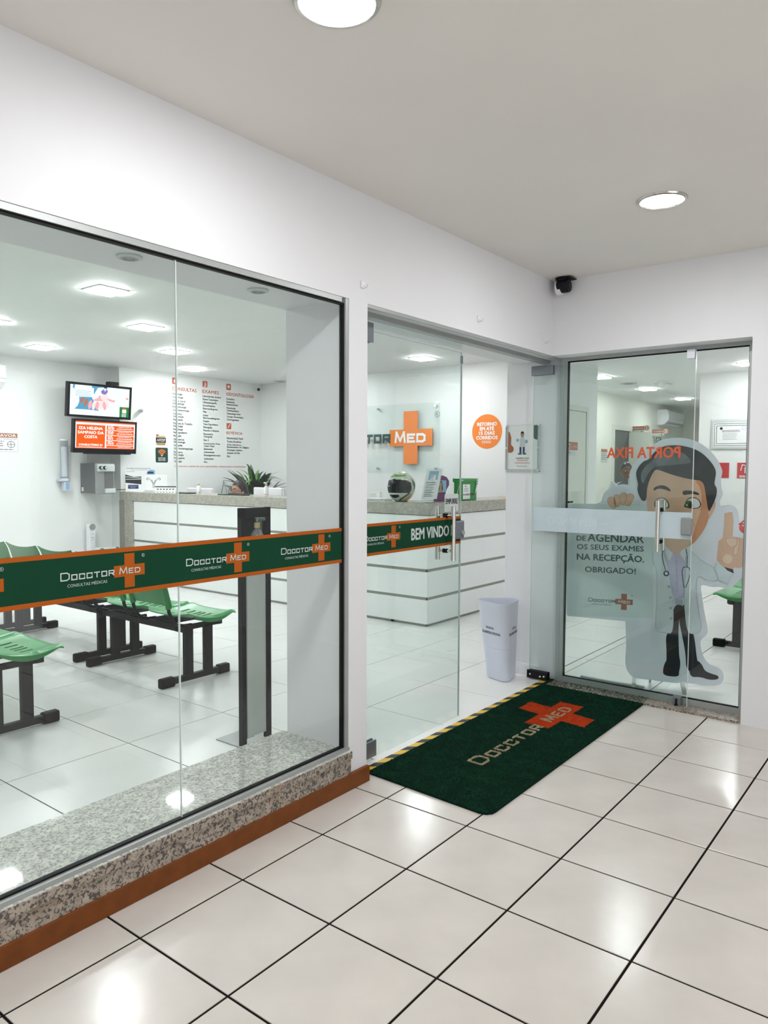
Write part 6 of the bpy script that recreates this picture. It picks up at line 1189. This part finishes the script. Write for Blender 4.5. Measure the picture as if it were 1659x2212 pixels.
stroke('finger_line', fb, [BD['thumb'] + [BD['thumb'][0]], BD['curled'] + [BD['curled'][0]]], .0022, M['c_skin_d'], sd_, .0027)
P_('cuff', 'cuff', 'c_coat', .0030); P_('cuff_inside', 'cuff_dark', 'c_trouser', .0031); stroke('cuff_line', fb, [[BD['cuff'][0], BD['cuff'][4], BD['cuff'][3], BD['cuff'][2]]], .003, M['c_coat_d'], sd_, .0033)
for k in ('fist1', 'fist2', 'fist3', 'fist4'):
    P_('finger', k, 'c_skin', .0022); stroke('finger_line', fb, [BD[k] + [BD[k][0]]], .002, M['c_skin_d'], sd_, .0024)
P_('ear', 'ear', 'c_skin', .0024); P_('face', 'face', 'c_skin', .0034); P_('cheek', 'face_shade', 'c_skin_d', .0037)
P_('hair', 'hair', 'c_hair', .0042); P_('hair_sheen', 'hair_light', 'c_hair_l', .0045)
P_('eyebrow', 'brow1', 'c_hair', .0045); P_('eyebrow', 'brow2', 'c_hair', .0045)
for a, b_, c in (('eye1_rim', 'eye1', 'iris1'), ('eye2_rim', 'eye2', 'iris2')): P_('eyelid', a, 'c_trouser', .0042); P_('eye', b_, 'white_print', .0045); P_('iris', c, 'c_iris', .0048)
P_('pupil', 'pupil2', 'ink', .0051); P_('glint', 'glint2', 'c_skin_l', .0053); P_('nose', 'nose', 'c_skin_d', .0045)
stroke('stethoscope', fb, [BD['tube1']], .005, M['c_trouser'], sd_, .0036); stroke('stethoscope', fb, [BD['tube2'], BD['tube3']], .0045, M['c_trouser'], sd_, .0036); P_('stethoscope', 'disc', 'c_trouser', .0038); P_('stethoscope', 'disc_in', 'c_coat', .0041)
for tx, p0, p1, h_ in BD['btext']: text('lettering', fb, tx, p0[0], p0[1] - (.010 if 'Ç' in tx else 0), p1[0] - p0[0], h_ + (.020 if 'Ç' in tx else 0), M['dark_green'], sd_, n=.0015, bold=.03)
brand(fb, -.2725, .533, .108, sd_, M['dark_green'], M['sign_brown'], M['white_print'], n=.0016)
mesh('foot_rail', B().box(3.46, 3.485, -.32, .10, 0, .012).vf, M['alu'], sd_)
ft1 = Fr((3.58, -.28, 0), Ud, (0, 0, 1))
for u0 in (-.20, .10):
    b = B(); q = fb.p(u0, 0); a = -Vector((.9484, .3171, 0)); e = Ud * .012
    vs = [q + a * .16 - e, q + a * .16 + e, q - a * .18 + e, q - a * .18 - e]; vs = [v + Vector((0, 0, 0)) for v in vs] + [v + Vector((0, 0, .014)) for v in vs]
    mesh('foot_bar', (vs, [(3, 2, 1, 0), (4, 5, 6, 7), (0, 1, 5, 4), (1, 2, 6, 5), (2, 3, 7, 6), (3, 0, 4, 7)]), M['alu'], sd_)
b = B().tube([fb.p(-.10, .012, -.012), fb.p(-.10, .9, -.012)], .006, 6).tube([fb.p(-.10, .012, -.17), fb.p(-.10, .7, -.014)], .006, 6); mesh('rear_strut', b.vf, M['alu'], sd_)
